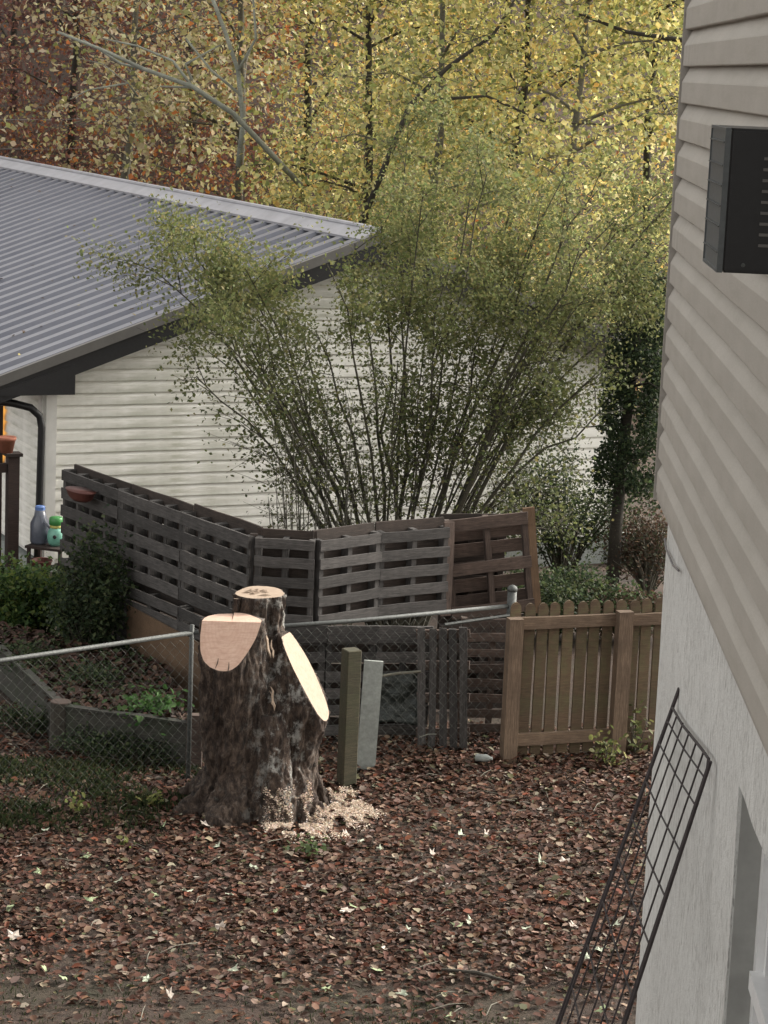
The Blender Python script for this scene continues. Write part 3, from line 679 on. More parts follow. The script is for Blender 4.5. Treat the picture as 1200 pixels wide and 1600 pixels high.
# tan plywood sheet under the left run
def onleft(px, py, off=.10):
    nrm_ = np.array([d[1], -d[0], 0]) / np.hypot(d[0], d[1]); Q = far + nrm_ * off; return onpl(px, py, Q, nrm_), nrm_
q = []
for px in ((198, 945), (305, 1002), (345, 1022), (345, 1190), (300, 1160), (255, 1110), (198, 1050)):
    P, nl_ = onleft(*px); q.append(Vector((P[0], P[1], max(P[2], -.05))))
m = MB(); c0 = sum(q, Vector()) / len(q); m.prism([p - c0 for p in q], (0, 0, 0), Vector(-nl_) * .018); o = m.build('plywood_sheet', M['tan_board']); o.location = c0
setp(o, 'tan plywood sheet standing against the left pallets behind the stump', 'plywood sheet')

# black plastic sheet draped on the lower row, pale stick above it
m = MB(); n1, n2 = 16, 18
P00, P10 = aty(580, 1052, 18.2), aty(660, 1048, 18.25); P01 = aty(578, 1132, 18.15)
for j in range(n2):
    for i in range(n1):
        f_, g_ = i / (n1 - 1), j / (n2 - 1); p = Vector(P00) + (Vector(P10) - Vector(P00)) * f_ + (Vector(P01) - Vector(P00)) * g_
        nz = mn.noise(Vector((f_ * 3 + g_ * 2, g_ * 2.4, 1))) + .5 * mn.noise(Vector((f_ * 8 - g_ * 6, g_ * 7, 2))); p.y += .045 * nz; p.z += .02 * math.sin(f_ * 5) * g_; m.v.append(tuple(p))
m.f = [(j * n1 + i, j * n1 + i + 1, (j + 1) * n1 + i + 1, (j + 1) * n1 + i) for j in range(n2 - 1) for i in range(n1 - 1)]
o = m.build('plastic_sheet', M['plastic'], smooth=True, label='crumpled black plastic sheet hung on the lower pallet', cat='plastic sheet')
sol = o.modifiers.new('s', 'SOLIDIFY'); sol.thickness = .003
m = MB(); a = aty(586, 1058, 18.12); b = aty(658, 1049, 18.14); m.tube([a, (a + b) / 2 + [0, 0, .006], b], .011, 6); m.build('stick', M['bark_thin'], label='pale straight stick laid across the top of the black plastic', cat='stick')
m = MB(); a = aty(655, 1152, 18.0); b = aty(682, 1147, 18.0); m.tube([a, (a + b) / 2 + [0, 0, .012], b], .004, 5); m.build('twig', M['bark_pale'], label='thin pale twig caught at the foot of the leaning pallet', cat='twig')

# ================================================================ slab and green post
a = atz(570, 1200); sl_ = empty('concrete_slab', mat=Matrix.Translation((a[0] + .005, a[1] - .02, -.02)) @ Matrix.Rotation(R(-6), 4, 'X') @ Matrix.Rotation(R(2), 4, 'Y'), label='pale grey slab standing upright behind the green post', cat='slab')
m = MB(); m.box((0, 0, .43), (.145, .035, .86), j=.002); m.build('face', M['conc'], sl_)
a = atz(541, 1229)
m = MB(); m.box((0, 0, .53), (.115, .115, 1.06)); o = m.build('wooden_post', M['post_wood']); o.location = (a[0], a[1], 0); o.rotation_euler = (0, 0, R(28)); setp(o, 'squat green stained square wooden post right of the stump', 'post')
bm = bmesh.new(); bm.from_mesh(o.data); bmesh.ops.bevel(bm, geom=bm.edges[:], offset=.006, segments=1, affect='EDGES'); bm.to_mesh(o.data); bm.free()

# ================================================================ PICKET GATE
ga = atz(783, 1188); gb = ga + 1.1 * np.array([math.sin(R(72)), math.cos(R(72)), 0])
G = empty('picket_gate', mat=frame_from((ga[0], ga[1], 0), (gb[0], gb[1], 0)), label='brown picket gate panel with rounded tops between steel post and plaster wall', cat='gate')
GL = float(np.linalg.norm(gb - ga)); print('gate L', GL)
def picket_mesh(v):
    m = MB(); w_, T_, H_ = .086, .02, 1.27
    pts = [(-w_ / 2, .02), (w_ / 2, .02), (w_ / 2, H_ - .065)]
    for q in range(1, 7): an = math.pi * q / 7; pts.append((w_ / 2 * math.cos(an), H_ - .065 + .055 * math.sin(an)))
    pts.append((-w_ / 2, H_ - .065))
    pp = [Vector((x + random.uniform(-.002, .002), 0, z_)) for x, z_ in pts]
    m.prism(pp, (0, -T_ / 2, 0), (0, T_ / 2, 0)); return m.mesh('picket', M['cap_wood'])
pm = [picket_mesh(i) for i in range(4)]
for i in range(12):
    link('picket', pm[i % 4], G, loc=(.075 + i * .112, .05, random.uniform(-.012, .006)), rot=(0, R(random.uniform(-.5, .5)), 0))
for (z_, nm) in ((1.10, 'rail'), (.16, 'rail')):
    plank(G, nm, (.50, .015, z_), .88, .095, .038, M['gate_wood'])
plank(G, 'rail', (1.19, .015, 1.10), .33, .09, .038, M['gate_wood']); plank(G, 'rail', (1.19, .015, .13), .33, .09, .038, M['gate_wood'])
for (x, w_, zt_) in ((.045, .115, 1.17), (.965, .12, 1.20)):
    m = MB(); m.box((0, 0, 0), (zt_, .09, w_), j=.002); o = link('post', m.mesh('gate_post', M['gate_wood']), G, loc=(x, -.035, zt_ / 2 - .02), rot=(0, -math.pi / 2, 0))

# ================================================================ CHAIN LINK FENCE
CH = 1.16
p0, p1, p2 = np.array([-4.2, 14.85, 0]), np.array([-1.375, 16.95, 0]), np.array([1.04, 18.30, 0])
p0 = atz(0, 1030, CH) * [1, 1, 0]; p0 = p1 + (p0 - p1) * 2.2
top = lambda p: (p[0], p[1], CH)
CF = empty('chain_link_fence', loc=(0, 0, 0), label='low chain link fence with grey top rail passing behind the stump', cat='fence')
m = MB(); m.tube([top(p0), (*(p0 + p1)[:2] / 2, CH - .012), top(p1)], .017, 10); m.tube([top(p1), (*(p1 + p2)[:2] / 2, CH - .015), top(p2)], .017, 10); m.build('top_rail', M['galv'], CF, smooth=True)
m = MB(); m.tube([p1 - [0, 0, .1], (p1[0], p1[1], CH + .06)], .017, 10); m.build('line_post', M['galv'], CF, smooth=True)
m = MB(); m.tube([p0 - [0, 0, .1], (p0[0], p0[1], CH + .03)], .03, 10); m.build('line_post', M['galv'], CF, smooth=True)
m = MB(); m.tube([p2 - [0, 0, .1], (p2[0], p2[1], CH + .12)], .037, 12); m.lathe([(.041, 0), (.041, .02), (.034, .035), (.018, .045), (.002, .05)], (p2[0], p2[1], CH + .12), 12); m.build('terminal_post', M['galv'], CF, smooth=True)
m = MB(); q = p1 + (p2 - p1) * .78; m.tube([(q[0], q[1] - .03, CH - .10), (p2[0], p2[1] - .03, CH - .07)], .013, 6); m.build('brace_rod', M['galv'], CF)
def mesh_wires(a, b, pitch=.085):
    m = MB(); L = np.linalg.norm(b - a); n = int(L / pitch); dv = (b - a) / L; nrm_ = np.array([dv[1], -dv[0], 0]); hh = CH - .03; steps = int(hh / (pitch / 2))
    for i in range(n + 1):
        pts = []
        for j in range(steps + 1):
            s = pitch * (i + (.5 if j % 2 else 0)); p = a + dv * s + nrm_ * (.028 + (.004 if j % 2 else -.004)); pts.append((p[0], p[1], .02 + j * pitch / 2))
        m.tube(pts, .0015, 3, False)
        pts = []
        for j in range(steps + 1):
            s = pitch * (i - (.5 if j % 2 else 0)); p = a + dv * s + nrm_ * (.028 + (-.004 if j % 2 else .004)); pts.append((p[0], p[1], .02 + j * pitch / 2))
        m.tube(pts, .0015, 3, False)
    return m
m = mesh_wires(p0, p1); m2 = mesh_wires(p1, p2); m.add(m2.v, m2.f); me_ = bpy.data.meshes.new('wire_mesh'); me_.from_pydata(m.v, [], m.f); me_.materials.append(M['wire']); link('wire_mesh', me_, CF)

# ================================================================ RAISED BED (left)
bz = .36
c1 = atz(100, 1104, bz); c2 = atz(300, 1131, bz); c0_ = atz(-60, 955, bz)
BD = empty('raised_bed', loc=(c1[0], c1[1], 0), label='low plank raised garden bed behind the chain link fence at left', cat='garden bed')
def bedplank(a, b, z_, W, T=.035, mat='bed_wood', nm='plank'):
    a = np.array(a) - [c1[0], c1[1], 0]; b = np.array(b) - [c1[0], c1[1], 0]; v = b - a; L = np.hypot(v[0], v[1])
    o = link(nm, plank_mesh(L, W, T, M[mat]), BD, loc=((a[0] + b[0]) / 2, (a[1] + b[1]) / 2, z_), rot=(0, 0, math.atan2(v[1], v[0]))); return o
for (zz, W) in ((.275, .165), (.10, .17)):
    bedplank(c1, c2, zz, W); bedplank(c0_, c1, zz, W)
bedplank(c1, c2, bz + .004, .02, .07, 'bed_wood', 'cap'); bedplank(c0_, c1, bz + .004, .02, .07, 'bed_wood', 'cap')
m = MB(); m.lathe([(.085, 0), (.08, .2), (.082, .39)], (-.03, .03, 0), 12); m.build('corner_post', M['bark_dark'], BD)
m = MB(); m.lathe([(.082, 0), (.078, .006)], (-.03, .03, .39), 12); m.build('post_top', M['brown_wood'], BD)
m = MB(); v = c2 - c1; m.box((v[0] + .02, v[1] + .02, .2), (.12, .08, .46)); m.build('end_post', M['brown_wood'], BD)
# soil inside the bed
bs = [Vector(c1) + Vector((-.02, .03, 0)), Vector(c2), Vector(c2) + Vector((-.4, 1.8, 0)), Vector(c0_) + Vector((1.3, 1.0, 0)), Vector(c0_)]
cen = sum(bs, Vector()) / 5
m = MB(); n1 = 26
for j in range(n1):
    for i in range(n1):
        f_, g_ = i / (n1 - 1), j / (n1 - 1); a = bs[1] * f_ + bs[0] * (1 - f_); b = bs[2] * f_ + bs[4] * (1 - f_); p = a * (1 - g_) + b * g_
        m.v.append((p.x, p.y, .28 + .04 * mn.noise(Vector((p.x * 3, p.y * 3, 0)))))
m.f = [(j * n1 + i, j * n1 + i + 1, (j + 1) * n1 + i + 1, (j + 1) * n1 + i) for j in range(n1 - 1) for i in range(n1 - 1)]
m.build('bed_soil', M['soil'], smooth=True, kind='structure')

# ================================================================ wire trellis leaning on the plaster wall
tA = nl(1060, 1106, OF); tB = nl(1121, 1190, OF)       # top corners on the wall
T = empty('wire_trellis', mat=NM, label='rusty dark wire trellis leaning against the plaster wall', cat='trellis')
topA = Vector((tA.x, OF - .02, tA.z)); topB = Vector((tB.x, OF - .02, tB.z))
def foot(px, py, x):  # through pixel ray with plane x=const of the house frame
    P = onpl(px, py, Oc - wd * x, wd); return NMi @ Vector(P)
fa = foot(872, 1600, topA.x); fb = foot(975, 1600, topB.x)
def ext(a, b):
    k = (a.z - .0) / (a.z - b.z); return a + (b - a) * k
footA, footB = ext(topA, fa), ext(topB, fb)
print('trellis', topA, footA, topB, footB)
upA = topA + (topA - footA).normalized() * .07
m = MB()
for dx in (-.006, .006): m.tube([upA + Vector((dx, 0, 0)), topA + Vector((dx, 0, 0)), footA + Vector((dx * 3, dx, 0))], .0055, 6)
m.build('side_rail', M['rust'], T)
m = MB()
for dx in (-.005, .005): m.tube([topB + Vector((dx, 0, 0)), footB + Vector((dx * 3, dx, 0))], .0055, 6)
m.build('side_rail', M['rust'], T)
m = MB(); mid = (topA + topB) / 2; m.tube([topA, topA.lerp(topB, .3) + Vector((0, 0, -.01)), topA.lerp(topB, .8), topB.lerp(topA, .04) + Vector((0, 0, .0)), topB + (footB - topB).normalized() * .03], .005, 6); m.build('top_bar', M['rust'], T)
for i, t in enumerate((.15, .31, .49, .67, .84)):
    m = MB(); a = topA.lerp(topB, t); b = footA.lerp(footB, t); pts = [a.lerp(b, s) + Vector((random.uniform(-.01, .01), 0, 0)) for s in (0, .25, .5, .75, 1)]; m.tube(pts, .0032, 5); m.build('upright_wire', M['rust'], T)
def tpar(py):  # parameter along right rail where it meets picture height py
    best = min(range(2000), key=lambda k: abs(projy(NM @ topB.lerp(footB, k / 2000)) - py)); return best / 2000
def projy(P):
    dd = np.array(P) - cC; return 800 - F_PX * (dd @ cU) / (dd @ cF)
ts = [tpar(y) for y in (1216, 1259, 1331, 1403, 1478, 1560)]; last = ts[-1]
while last < .92: last += ts[-1] - ts[-2]; ts.append(last)
for t in ts:
    m = MB(); a = topA.lerp(footA, min(t * 1.0, 1)); b = topB.lerp(footB, t); m.tube([a, a.lerp(b, .5) + Vector((0, 0, -.008)), b], .0032, 5); m.build('cross_wire', M['rust'], T)

# ================================================================ bottles, stand, pots, porch
def onv(px, py, v):
    u_, z_ = wl(px, py, v); P = A + gU * u_ + gV * v; return float(P[0]), float(P[1]), z_
sx, sy, sz = onv(78, 852, -.75)
TB = empty('plant_stand', loc=(sx, sy, 0), rz=R(-20), label='small dark stand holding the bottles at the white house corner', cat='stand')
m = MB(); m.box((0, 0, sz - .012), (.40, .28, .024)); m.build('top', M['porch_wood'], TB)
for a_ in (-.17, .17):
    for b_ in (-.11, .11): m = MB(); m.box((a_, b_, (sz - .024) / 2), (.03, .03, sz - .024)); m.build('leg', M['porch_wood'], TB)
m = MB(); m.box((0, 0, sz * .5), (.34, .22, .02)); m.build('shelf', M['porch_wood'], TB)
x, y, z_ = onv(87, 850, -.78)
B = empty('plastic_bottle', loc=(x, y, sz), label='teal round bottle with bright green top on the stand', cat='bottle')
m = MB(); m.lathe([(.05, 0), (.075, .03), (.085, .09), (.075, .15), (.055, .18)], n=18); m.build('body', M['teal'], B, smooth=True)
m = MB(); m.lathe([(.058, .178), (.06, .185), (.06, .20), (.056, .205)], n=18); m.build('label_band', M['yellow'], B, smooth=True)
m = MB(); m.lathe([(.056, .204), (.068, .215), (.068, .27), (.055, .285), (.03, .29)], n=18); m.build('cap', M['green_cap'], B, smooth=True)
m = MB(); m.lathe([(.02, -.002), (.014, .004)], n=10); o = m.build('spout_hole', M['black'], B); o.location = (0, -.084, .10); o.rotation_euler = (R(90), 0, 0)
x, y, z_ = onv(62, 848, -.62)
J = empty('water_jug', loc=(x, y, sz), label='tall smoky grey jug with blue cap on the stand', cat='jug')
m = MB(); m.lathe([(.085, 0), (.095, .02), (.095, .20), (.06, .27), (.052, .33)], n=18); m.build('body', M['jug'], J, smooth=True)
m = MB(); m.lathe([(.05, .33), (.05, .36), (.04, .37)], n=14); m.build('cap', M['blue'], J)
m = MB(); m.tube([(.05, -.09, .22), (.11, -.11, .18), (.12, -.11, .10), (.08, -.10, .04)], .012, 6); m.build('handle', M['jug'], J, smooth=True)
x, y, z_ = onv(64, 885, -.72)
m = MB(); m.lathe([(.06, 0), (.085, .02), (.105, .13), (.115, .135), (.11, .15), (.1, .145), (.09, .1)], n=16); o = m.build('flower_pot', M['redbrown'], smooth=True); o.location = (x, y, sz * .5 + .01); setp(o, 'dark red pot on the lower shelf of the stand', 'pot')
x, y, z_ = onv(76, 884, -.98)
m = MB(); m.lathe([(.03, 0), (.07, .006), (.075, .014), (.06, .010), (.001, .008)], n=16); o = m.build('saucer', M['white_paint'], smooth=True); o.location = (x, y, .02); setp(o, 'small white saucer lying below the stand', 'saucer')
# red hanging planter on far end of the left run
nf = np.array([d[1], -d[0], 0]) / np.hypot(d[0], d[1]); P, _ = onleft(126, 772, .18)
HPn = empty('hanging_planter', loc=tuple(P), rz=math.atan2(d[1], d[0]), label='shallow reddish brown planter hooked on the far end pallet', cat='planter')
m = MB()
for (zz, rx, ry) in ((-.06, .10, .05), (-.03, .17, .08), (.03, .21, .10), (.035, .22, .105)):
    m.v += [(rx * math.cos(2 * math.pi * q / 16), ry * math.sin(2 * math.pi * q / 16), zz) for q in range(16)]
m.f = [(i * 16 + q, i * 16 + (q + 1) % 16, i * 16 + 16 + (q + 1) % 16, i * 16 + 16 + q) for i in range(3) for q in range(16)] + [tuple(range(16))[::-1], tuple(range(48, 64))]
m.build('bowl', M['redbrown'], HPn, smooth=True)
m = MB(); m.tube([(-.12, .1, .03), (-.12, .17, .1)], .006, 5); m.tube([(.12, .1, .03), (.12, .17, .1)], .006, 5); m.build('hook', M['rust'], HPn)
# porch railing at far left
x, y, z_ = onv(20, 712, -.5)
PR = empty('porch_railing', loc=(x, y, 0), rz=HD and (math.pi / 2 - HD), label='dark brown wooden porch railing post at the left edge beside the house', cat='railing')
m = MB(); m.box((0, 0, z_ / 2), (.11, .11, z_)); m.build('post', M['porch_wood'], PR)
m = MB(); m.box((0, 0, z_ + .015), (.16, .16, .03)); m.build('post_cap', M['porch_wood'], PR)
for zz, hh in ((z_ - .12, .09), (.30, .09), (.16, .12)): plank(PR, 'rail', (-.62, 0, zz), 1.12, hh, .05, M['porch_wood'])
for i in range(8): plank(PR, 'baluster', (-.13 - i * .13, 0, z_ / 2 + .06), z_ - .45, .045, .045, M['porch_wood'], vert=True)
m = MB(); m.lathe([(.06, 0), (.085, .12), (.095, .125), (.095, .155), (.08, .15)], n=16); o = m.build('flower_pot', M['terracotta'], smooth=True)
o.location = (x - .06, y - .01, z_ + .03); setp(o, 'terracotta pot on top of the dark porch post', 'pot')

# ================================================================ LEAF LITTER, GRASS
n = 105000; X = rng.uniform(-4.6, 3.2, n); Y = rng.uniform(10.8, 18.9, n)
dens = np.array([mn.noise(Vector((x * .9, y * .9, 7))) + .5 * mn.noise(Vector((x * 3, y * 3, 2))) for x, y in zip(X, Y)])
front = np.clip((Y - 12.5) / 1.3, 0.22, 1.0); ok = rng.random(n) < np.clip(.95 + dens * .7, .25, 1) * front
leftgrass = (X < -1.6) & (Y > 16.0); ok &= ~(leftgrass & (rng.random(n) < .35))
X, Y = X[ok], Y[ok]; n = len(X)
Zg = np.array([ground_z(x, y) for x, y in zip(X, Y)]) + rng.uniform(.002, .035, n)
cl = np.array([.84, .76, .71]) * palette(n, [(.062, .031, .021), (.095, .048, .032), (.036, .020, .014), (.13, .076, .052), (.15, .052, .026), (.22, .165, .13), (.27, .255, .20), (.09, .038, .026), (.085, .09, .045), (.17, .14, .12)], [7, 6, 4, 5, 1.2, 2.0, 1.1, 2.2, 1.0, 2], .3)
cloud('leaf_litter', M['litter'], np.stack([X, Y, Zg], 1), rng.uniform(.6, 1.5, n) ** 1.4 * .041, cl, HEX, .68, kind='stuff', label='brown fallen leaves carpeting the yard around the stump', cat='fallen leaves')
# leaves inside the bed and behind the fence
n = 5000; f1, f2 = rng.random(n), rng.random(n); b = np.array([list(v) for v in bs]); a_ = b[1] * f1[:, None] + b[0] * (1 - f1[:, None]); b_ = b[2] * f1[:, None] + b[4] * (1 - f1[:, None]); pp = a_ * (1 - f2[:, None]) + b_ * f2[:, None]; pp[:, 2] = .33 + rng.uniform(0, .03, n)
cloud('bed_leaf_litter', M['litter'], pp, rng.uniform(.04, .08, n), palette(n, [(.05, .028, .02), (.075, .042, .03), (.03, .018, .014), (.13, .085, .06), (.04, .055, .022)], [6, 4, 4, 1, 4]), HEX, .5, kind='stuff', label='brown fallen leaves lying inside the raised bed', cat='fallen leaves')
GR = (np.array([[-.06, 0, 0], [.06, 0, 0], [.03, .6, .12], [0, 1, .35]]), [(0, 1, 2), (0, 2, 3)])
def grass(name, pts, h, cols, wts, label, flat=-.0, cat='grass'):
    n = len(pts); ang = rng.uniform(0, 6.28, n); lean = rng.uniform(.1, .8, n); v = np.zeros((n, 4, 3)); hh = h * rng.uniform(.5, 1.3, n); wv = .06 * h / .1 * .1
    dx, dy = np.cos(ang), np.sin(ang); ww = rng.uniform(.002, .0045, n)
    v[:, 0] = pts + np.stack([-dy * ww, dx * ww, 0 * ww], 1); v[:, 1] = pts + np.stack([dy * ww, -dx * ww, 0 * ww], 1)
    v[:, 2] = pts + np.stack([dx * hh * lean * .4, dy * hh * lean * .4, hh * .65], 1) + np.stack([dy * ww * .8, -dx * ww * .8, 0 * ww], 1); v[:, 3] = pts + np.stack([dx * hh * lean, dy * hh * lean, hh * (1 - .35 * lean)], 1)
    loops = (np.array([0, 1, 2, 0, 2, 3])[None] + 4 * np.arange(n)[:, None]).ravel(); me = bpy.data.meshes.new(name)
    me.vertices.add(4 * n); me.vertices.foreach_set('co', v.astype(np.float32).ravel()); me.loops.add(6 * n); me.loops.foreach_set('vertex_index', loops.astype(np.int32)); me.polygons.add(2 * n)
    me.polygons.foreach_set('loop_start', (np.arange(2 * n) * 3).astype(np.int32)); me.polygons.foreach_set('loop_total', np.full(2 * n, 3, np.int32)); me.update(calc_edges=True)
    ca = me.color_attributes.new('Col', 'FLOAT_COLOR', 'POINT'); c4 = np.ones((n, 4, 4), np.float32); c4[:, :, :3] = palette(n, cols, wts)[:, None]; ca.data.foreach_set('color', c4.ravel()); me.materials.append(M['leaf'])
    return link(name, me, kind='stuff', label=label, cat=cat)
GC, GW = [(.028, .040, .016), (.045, .056, .024), (.07, .065, .034), (.02, .03, .013)], [4, 3, 1.5, 3]
n = 22000; X = rng.uniform(-4.3, -1.2, n); Y = rng.uniform(15.6, 17.3, n)
k_ = np.array([mn.noise(Vector((x * 1.6, y * 1.6, 4))) for x, y in zip(X, Y)]) + (-1.9 - X) * .25 + (Y - 16.3) * .5 > rng.uniform(-.3, .6, n); X, Y = X[k_], Y[k_]
grass('grass_patch', np.stack([X, Y, np.array([ground_z(x, y) for x, y in zip(X, Y)])], 1), .075, GC, GW, 'rough grass growing under the chain link fence at left')
n = 30000; X = rng.uniform(-3, 2.2, n); Y = rng.uniform(10.8, 13.6, n)
k_ = np.array([mn.noise(Vector((x * 1.3, y * 1.3, 9))) for x, y in zip(X, Y)]) + (12.7 - Y) * .35 - X * .12 > rng.uniform(-.1, .8, n); X, Y = X[k_], Y[k_]
grass('moss_grass', np.stack([X, Y, np.array([ground_z(x, y) for x, y in zip(X, Y)])], 1), .03, GC, GW, 'thin short grass and moss in the bare foreground soil')

m = MB()
for i in range(150):
    x, y = random.uniform(-4, 2.4), random.uniform(11.6, 17.6); a = random.uniform(0, 6.28); L = random.uniform(.06, .3); z_ = ground_z(x, y) + .035; dx, dy = math.cos(a) * L, math.sin(a) * L
    m.tube([(x, y, z_), (x + dx * .5 + random.uniform(-.02, .02), y + dy * .5, z_ + .015), (x + dx, y + dy, z_)], [.003, .0035, .0012], 4, False)
m.build('litter_twigs', M['bark_thin'], kind='stuff', label='thin broken twigs scattered over the fallen leaves', cat='twigs')
n = 70; uu = UA - rng.random(n) ** .8 * 3.7; vv = rng.random(n) ** 1.5 * 12; pr_ = np.stack([A[0] + gU[0] * uu + gV[0] * vv, A[1] + gU[1] * uu + gV[1] * vv, ZA - SL * (UA - uu) + .05], 1)
cloud('roof_leaf_scatter', M['litter'], pr_, rng.uniform(.03, .07, n), palette(n, [(.12, .07, .04), (.22, .18, .07), (.06, .04, .03)], [1, 1, 1]), HEX, .7, kind='stuff', label='small fallen leaves scattered over the ribbed metal roof', cat='fallen leaves')
# conspicuous pale leaves, each its own object
spots = [(338, 1332), (322, 1300), (135, 1345), (70, 1305), (62, 1370), (140, 1412), (300, 1380), (290, 1400), (345, 1455), (412, 1290), (430, 1430), (240, 1405), (15, 1425), (70, 1525), (100, 1540), (228, 1540), (170, 1480), (490, 1320), (540, 1308), (563, 1322), (592, 1334), (720, 1306), (760, 1306), (675, 1340), (645, 1385), (928, 1250), (845, 1268), (845, 1355), (822, 1460), (735, 1450), (715, 1455), (670, 1430), (624, 1465), (638, 1460), (600, 1488), (640, 1492), (540, 1430), (552, 1425), (700, 1395), (915, 1500), (935, 1490), (970, 1520), (940, 1580), (920, 1420), (895, 1455), (765, 1220), (795, 1218), (510, 1550), (630, 1556), (590, 1520), (395, 1365), (358, 1406), (365, 1520), (265, 1560), (30, 1345), (185, 1385), (445, 1500), (880, 1355), (900, 1356), (700, 1590), (20, 1470), (255, 1300), (860, 1520), (960, 1455), (480, 1395), (545, 1270)]
stm = []
for kx in range(3):
    for ci, c in enumerate(((.42, .46, .36), (.48, .42, .37), (.30, .36, .21))):
        tv = STAR[0].copy(); tv[:, :2] *= rng.uniform(.6, 1.2, (11, 1)); tv[:, 2] *= rng.uniform(-1, 2.2, 11); tv[:, 0] *= rng.uniform(.55, 1)
        me = bpy.data.meshes.new('pale_leaf'); me.from_pydata([tuple(x) for x in tv], [], STAR[1]); ca = me.color_attributes.new('Col', 'FLOAT_COLOR', 'POINT'); ca.data.foreach_set('color', np.tile([*c, 1.], 11).astype(np.float32)); me.materials.append(M['litter']); stm.append(me)
for (px, py) in spots:
    P = atz(px, py); o = link('fallen_leaf', random.choice(stm), loc=(P[0], P[1], ground_z(P[0], P[1]) + .032), rot=(random.uniform(-.5, .5), random.uniform(-.5, .5), random.uniform(0, 6.28)), label='pale whitish leaf lying conspicuously on the brown leaf litter', cat='leaf', group='pale leaves on the litter')
    o.scale = [random.uniform(.055, .095)] * 3
P = atz(14, 1432); m = MB()
# small weeds
def weed(name, c, r, h, n, size, cols, label, cat='weed', stems=6, tm=HEX):
    e_ = empty(name, loc=c, label=label, cat=cat)
    pos = rng.normal(size=(n, 3)) * [r * .5, r * .5, h * .28]; pos[:, 2] = np.abs(pos[:, 2] + h * .5)
    cloud('leaves', M['leaf'], pos, rng.uniform(.6, 1.2, n) * size, palette(n, cols, [1] * len(cols)), tm, .25, parent=e_)
    m = MB()
    for i in range(stems): q = pos[rng.integers(n)]; m.tube([(q[0] * .1, q[1] * .1, -.02), (q[0] * .6, q[1] * .6, q[2] * .55), tuple(q)], [.005, .004, .002], 4)
    m.build('stem', M['stem'], e_); return e_
YG = [(.17, .19, .055), (.24, .25, .09), (.12, .15, .045)]
weed('weed', tuple(atz(243, 1262)), .11, .10, 60, .05, YG, 'bright yellow green weed left of the stump roots')
weed('weed', tuple(atz(122, 1268)), .08, .10, 40, .05, YG, 'small yellow green weed among leaves at far left')
weed('weed', tuple(atz(198, 1325)), .06, .06, 25, .05, YG, 'tiny green weed in the litter in front of the stump, left side')
weed('weed', tuple(atz(482, 1335)), .16, .07, 110, .045, [(.05, .08, .03), (.09, .12, .05)], 'dark green weed at the foot of the sawdust')
weed('weed', tuple(atz(950, 1198)), .13, .28, 90, .055, [(.16, .17, .06), (.10, .12, .045), (.22, .21, .09)], 'leafy yellow green weed growing by the gate bottom', stems=9)
weed('weed', tuple(atz(993, 1180)), .12, .40, 70, .055, [(.12, .13, .05), (.08, .10, .04)], 'weed squeezed between the gate and the plaster wall', stems=8)
x, y, z_ = atz(236, 1118, .33); weed('fern', (x, y, .28), .22, .22, 260, .06, [(.05, .11, .03), (.08, .15, .05)], 'green fern growing in the raised bed by the plywood', 'fern', 12)
# stick on the soil, piece of debris
m = MB(); a = atz(690, 1522); b = atz(800, 1540); m.tube([a + [0, 0, .03], (a + b) / 2 + [0, 0, .045], b + [0, 0, .02]], [.008, .012, .005], 6); m.build('fallen_branch', M['bark_dark'], label='dark thin branch lying on the foreground soil', cat='branch')
P = atz(743, 1193); m = MB(); m.lathe([(.025, 0), (.03, .01), (.03, .09), (.014, .12), (.012, .135)], n=12); o = m.build('drink_bottle', M['conc'], smooth=True); o.location = (P[0], P[1], .05); o.rotation_euler = (R(86), 0, R(70)); setp(o, 'small whitish bottle lying on the leaves below the pallets', 'bottle')

# ================================================================ SHRUBS AND PLANTS AT LEFT
GD = [(.035, .055, .026), (.052, .075, .036), (.078, .10, .045), (.026, .04, .022)]
def bush(name, c, rx, ry, h, n, size, cols, label, cat='shrub', wts=None, stems=14, stemmat='stem', tm=KITE, flat=.2, hole=.35, shape=None):
    e_ = empty(name, loc=c, label=label, cat=cat); m = MB(); tips = []
    for i in range(stems):
        a = random.uniform(0, 6.28); r_ = math.sqrt(random.random()); tx, ty, tz = rx * r_ * math.cos(a), ry * r_ * math.sin(a), h * random.uniform(.6, 1) * math.sqrt(max(.05, 1 - r_ * r_ * .75))
        pts = [(tx * .08, ty * .08, -.03), (tx * .35, ty * .35, tz * .45), (tx * .75, ty * .75, tz * .8), (tx, ty, tz)]; m.tube(pts, [.012, .009, .006, .002], 4, False)
        for _ in range(10): t = random.uniform(.25, 1); q = np.array(pts[2]) * (1 - t) + np.array(pts[3]) * t if random.random() < .6 else np.array(pts[1]) * (1 - t) + np.array(pts[2]) * t; tips.append(q + rng.normal(size=3) * [rx * .12, ry * .12, h * .07])
    me = bpy.data.meshes.new('stem'); me.from_pydata(m.v, [], m.f); me.materials.append(M[stemmat]); link('stems', me, e_)
    tips = np.array(tips); pos = tips[rng.integers(len(tips), size=n)] + rng.normal(size=(n, 3)) * [rx * .13, ry * .13, h * .09]; pos[:, 2] = np.maximum(pos[:, 2], .02)
    cloud('leaves', M['leaf'], pos, rng.uniform(.6, 1.25, n) * size, palette(n, cols, wts or [1] * len(cols)), tm, flat, parent=e_); return e_
x, y, z_ = atz(142, 1062); bush('leafy_shrub', (x, y, 0), .36, .30, 1.42, 6500, .045, GD, 'dark green leafy shrub against the left pallets', stems=30)
x, y, z_ = atz(60, 1010); bush('leafy_shrub', (x, y, 0), .60, .5, .75, 7000, .055, [(.03, .06, .02), (.06, .10, .03), (.12, .16, .04)], 'low bright green leafy plant at the left below the house corner', stems=26)
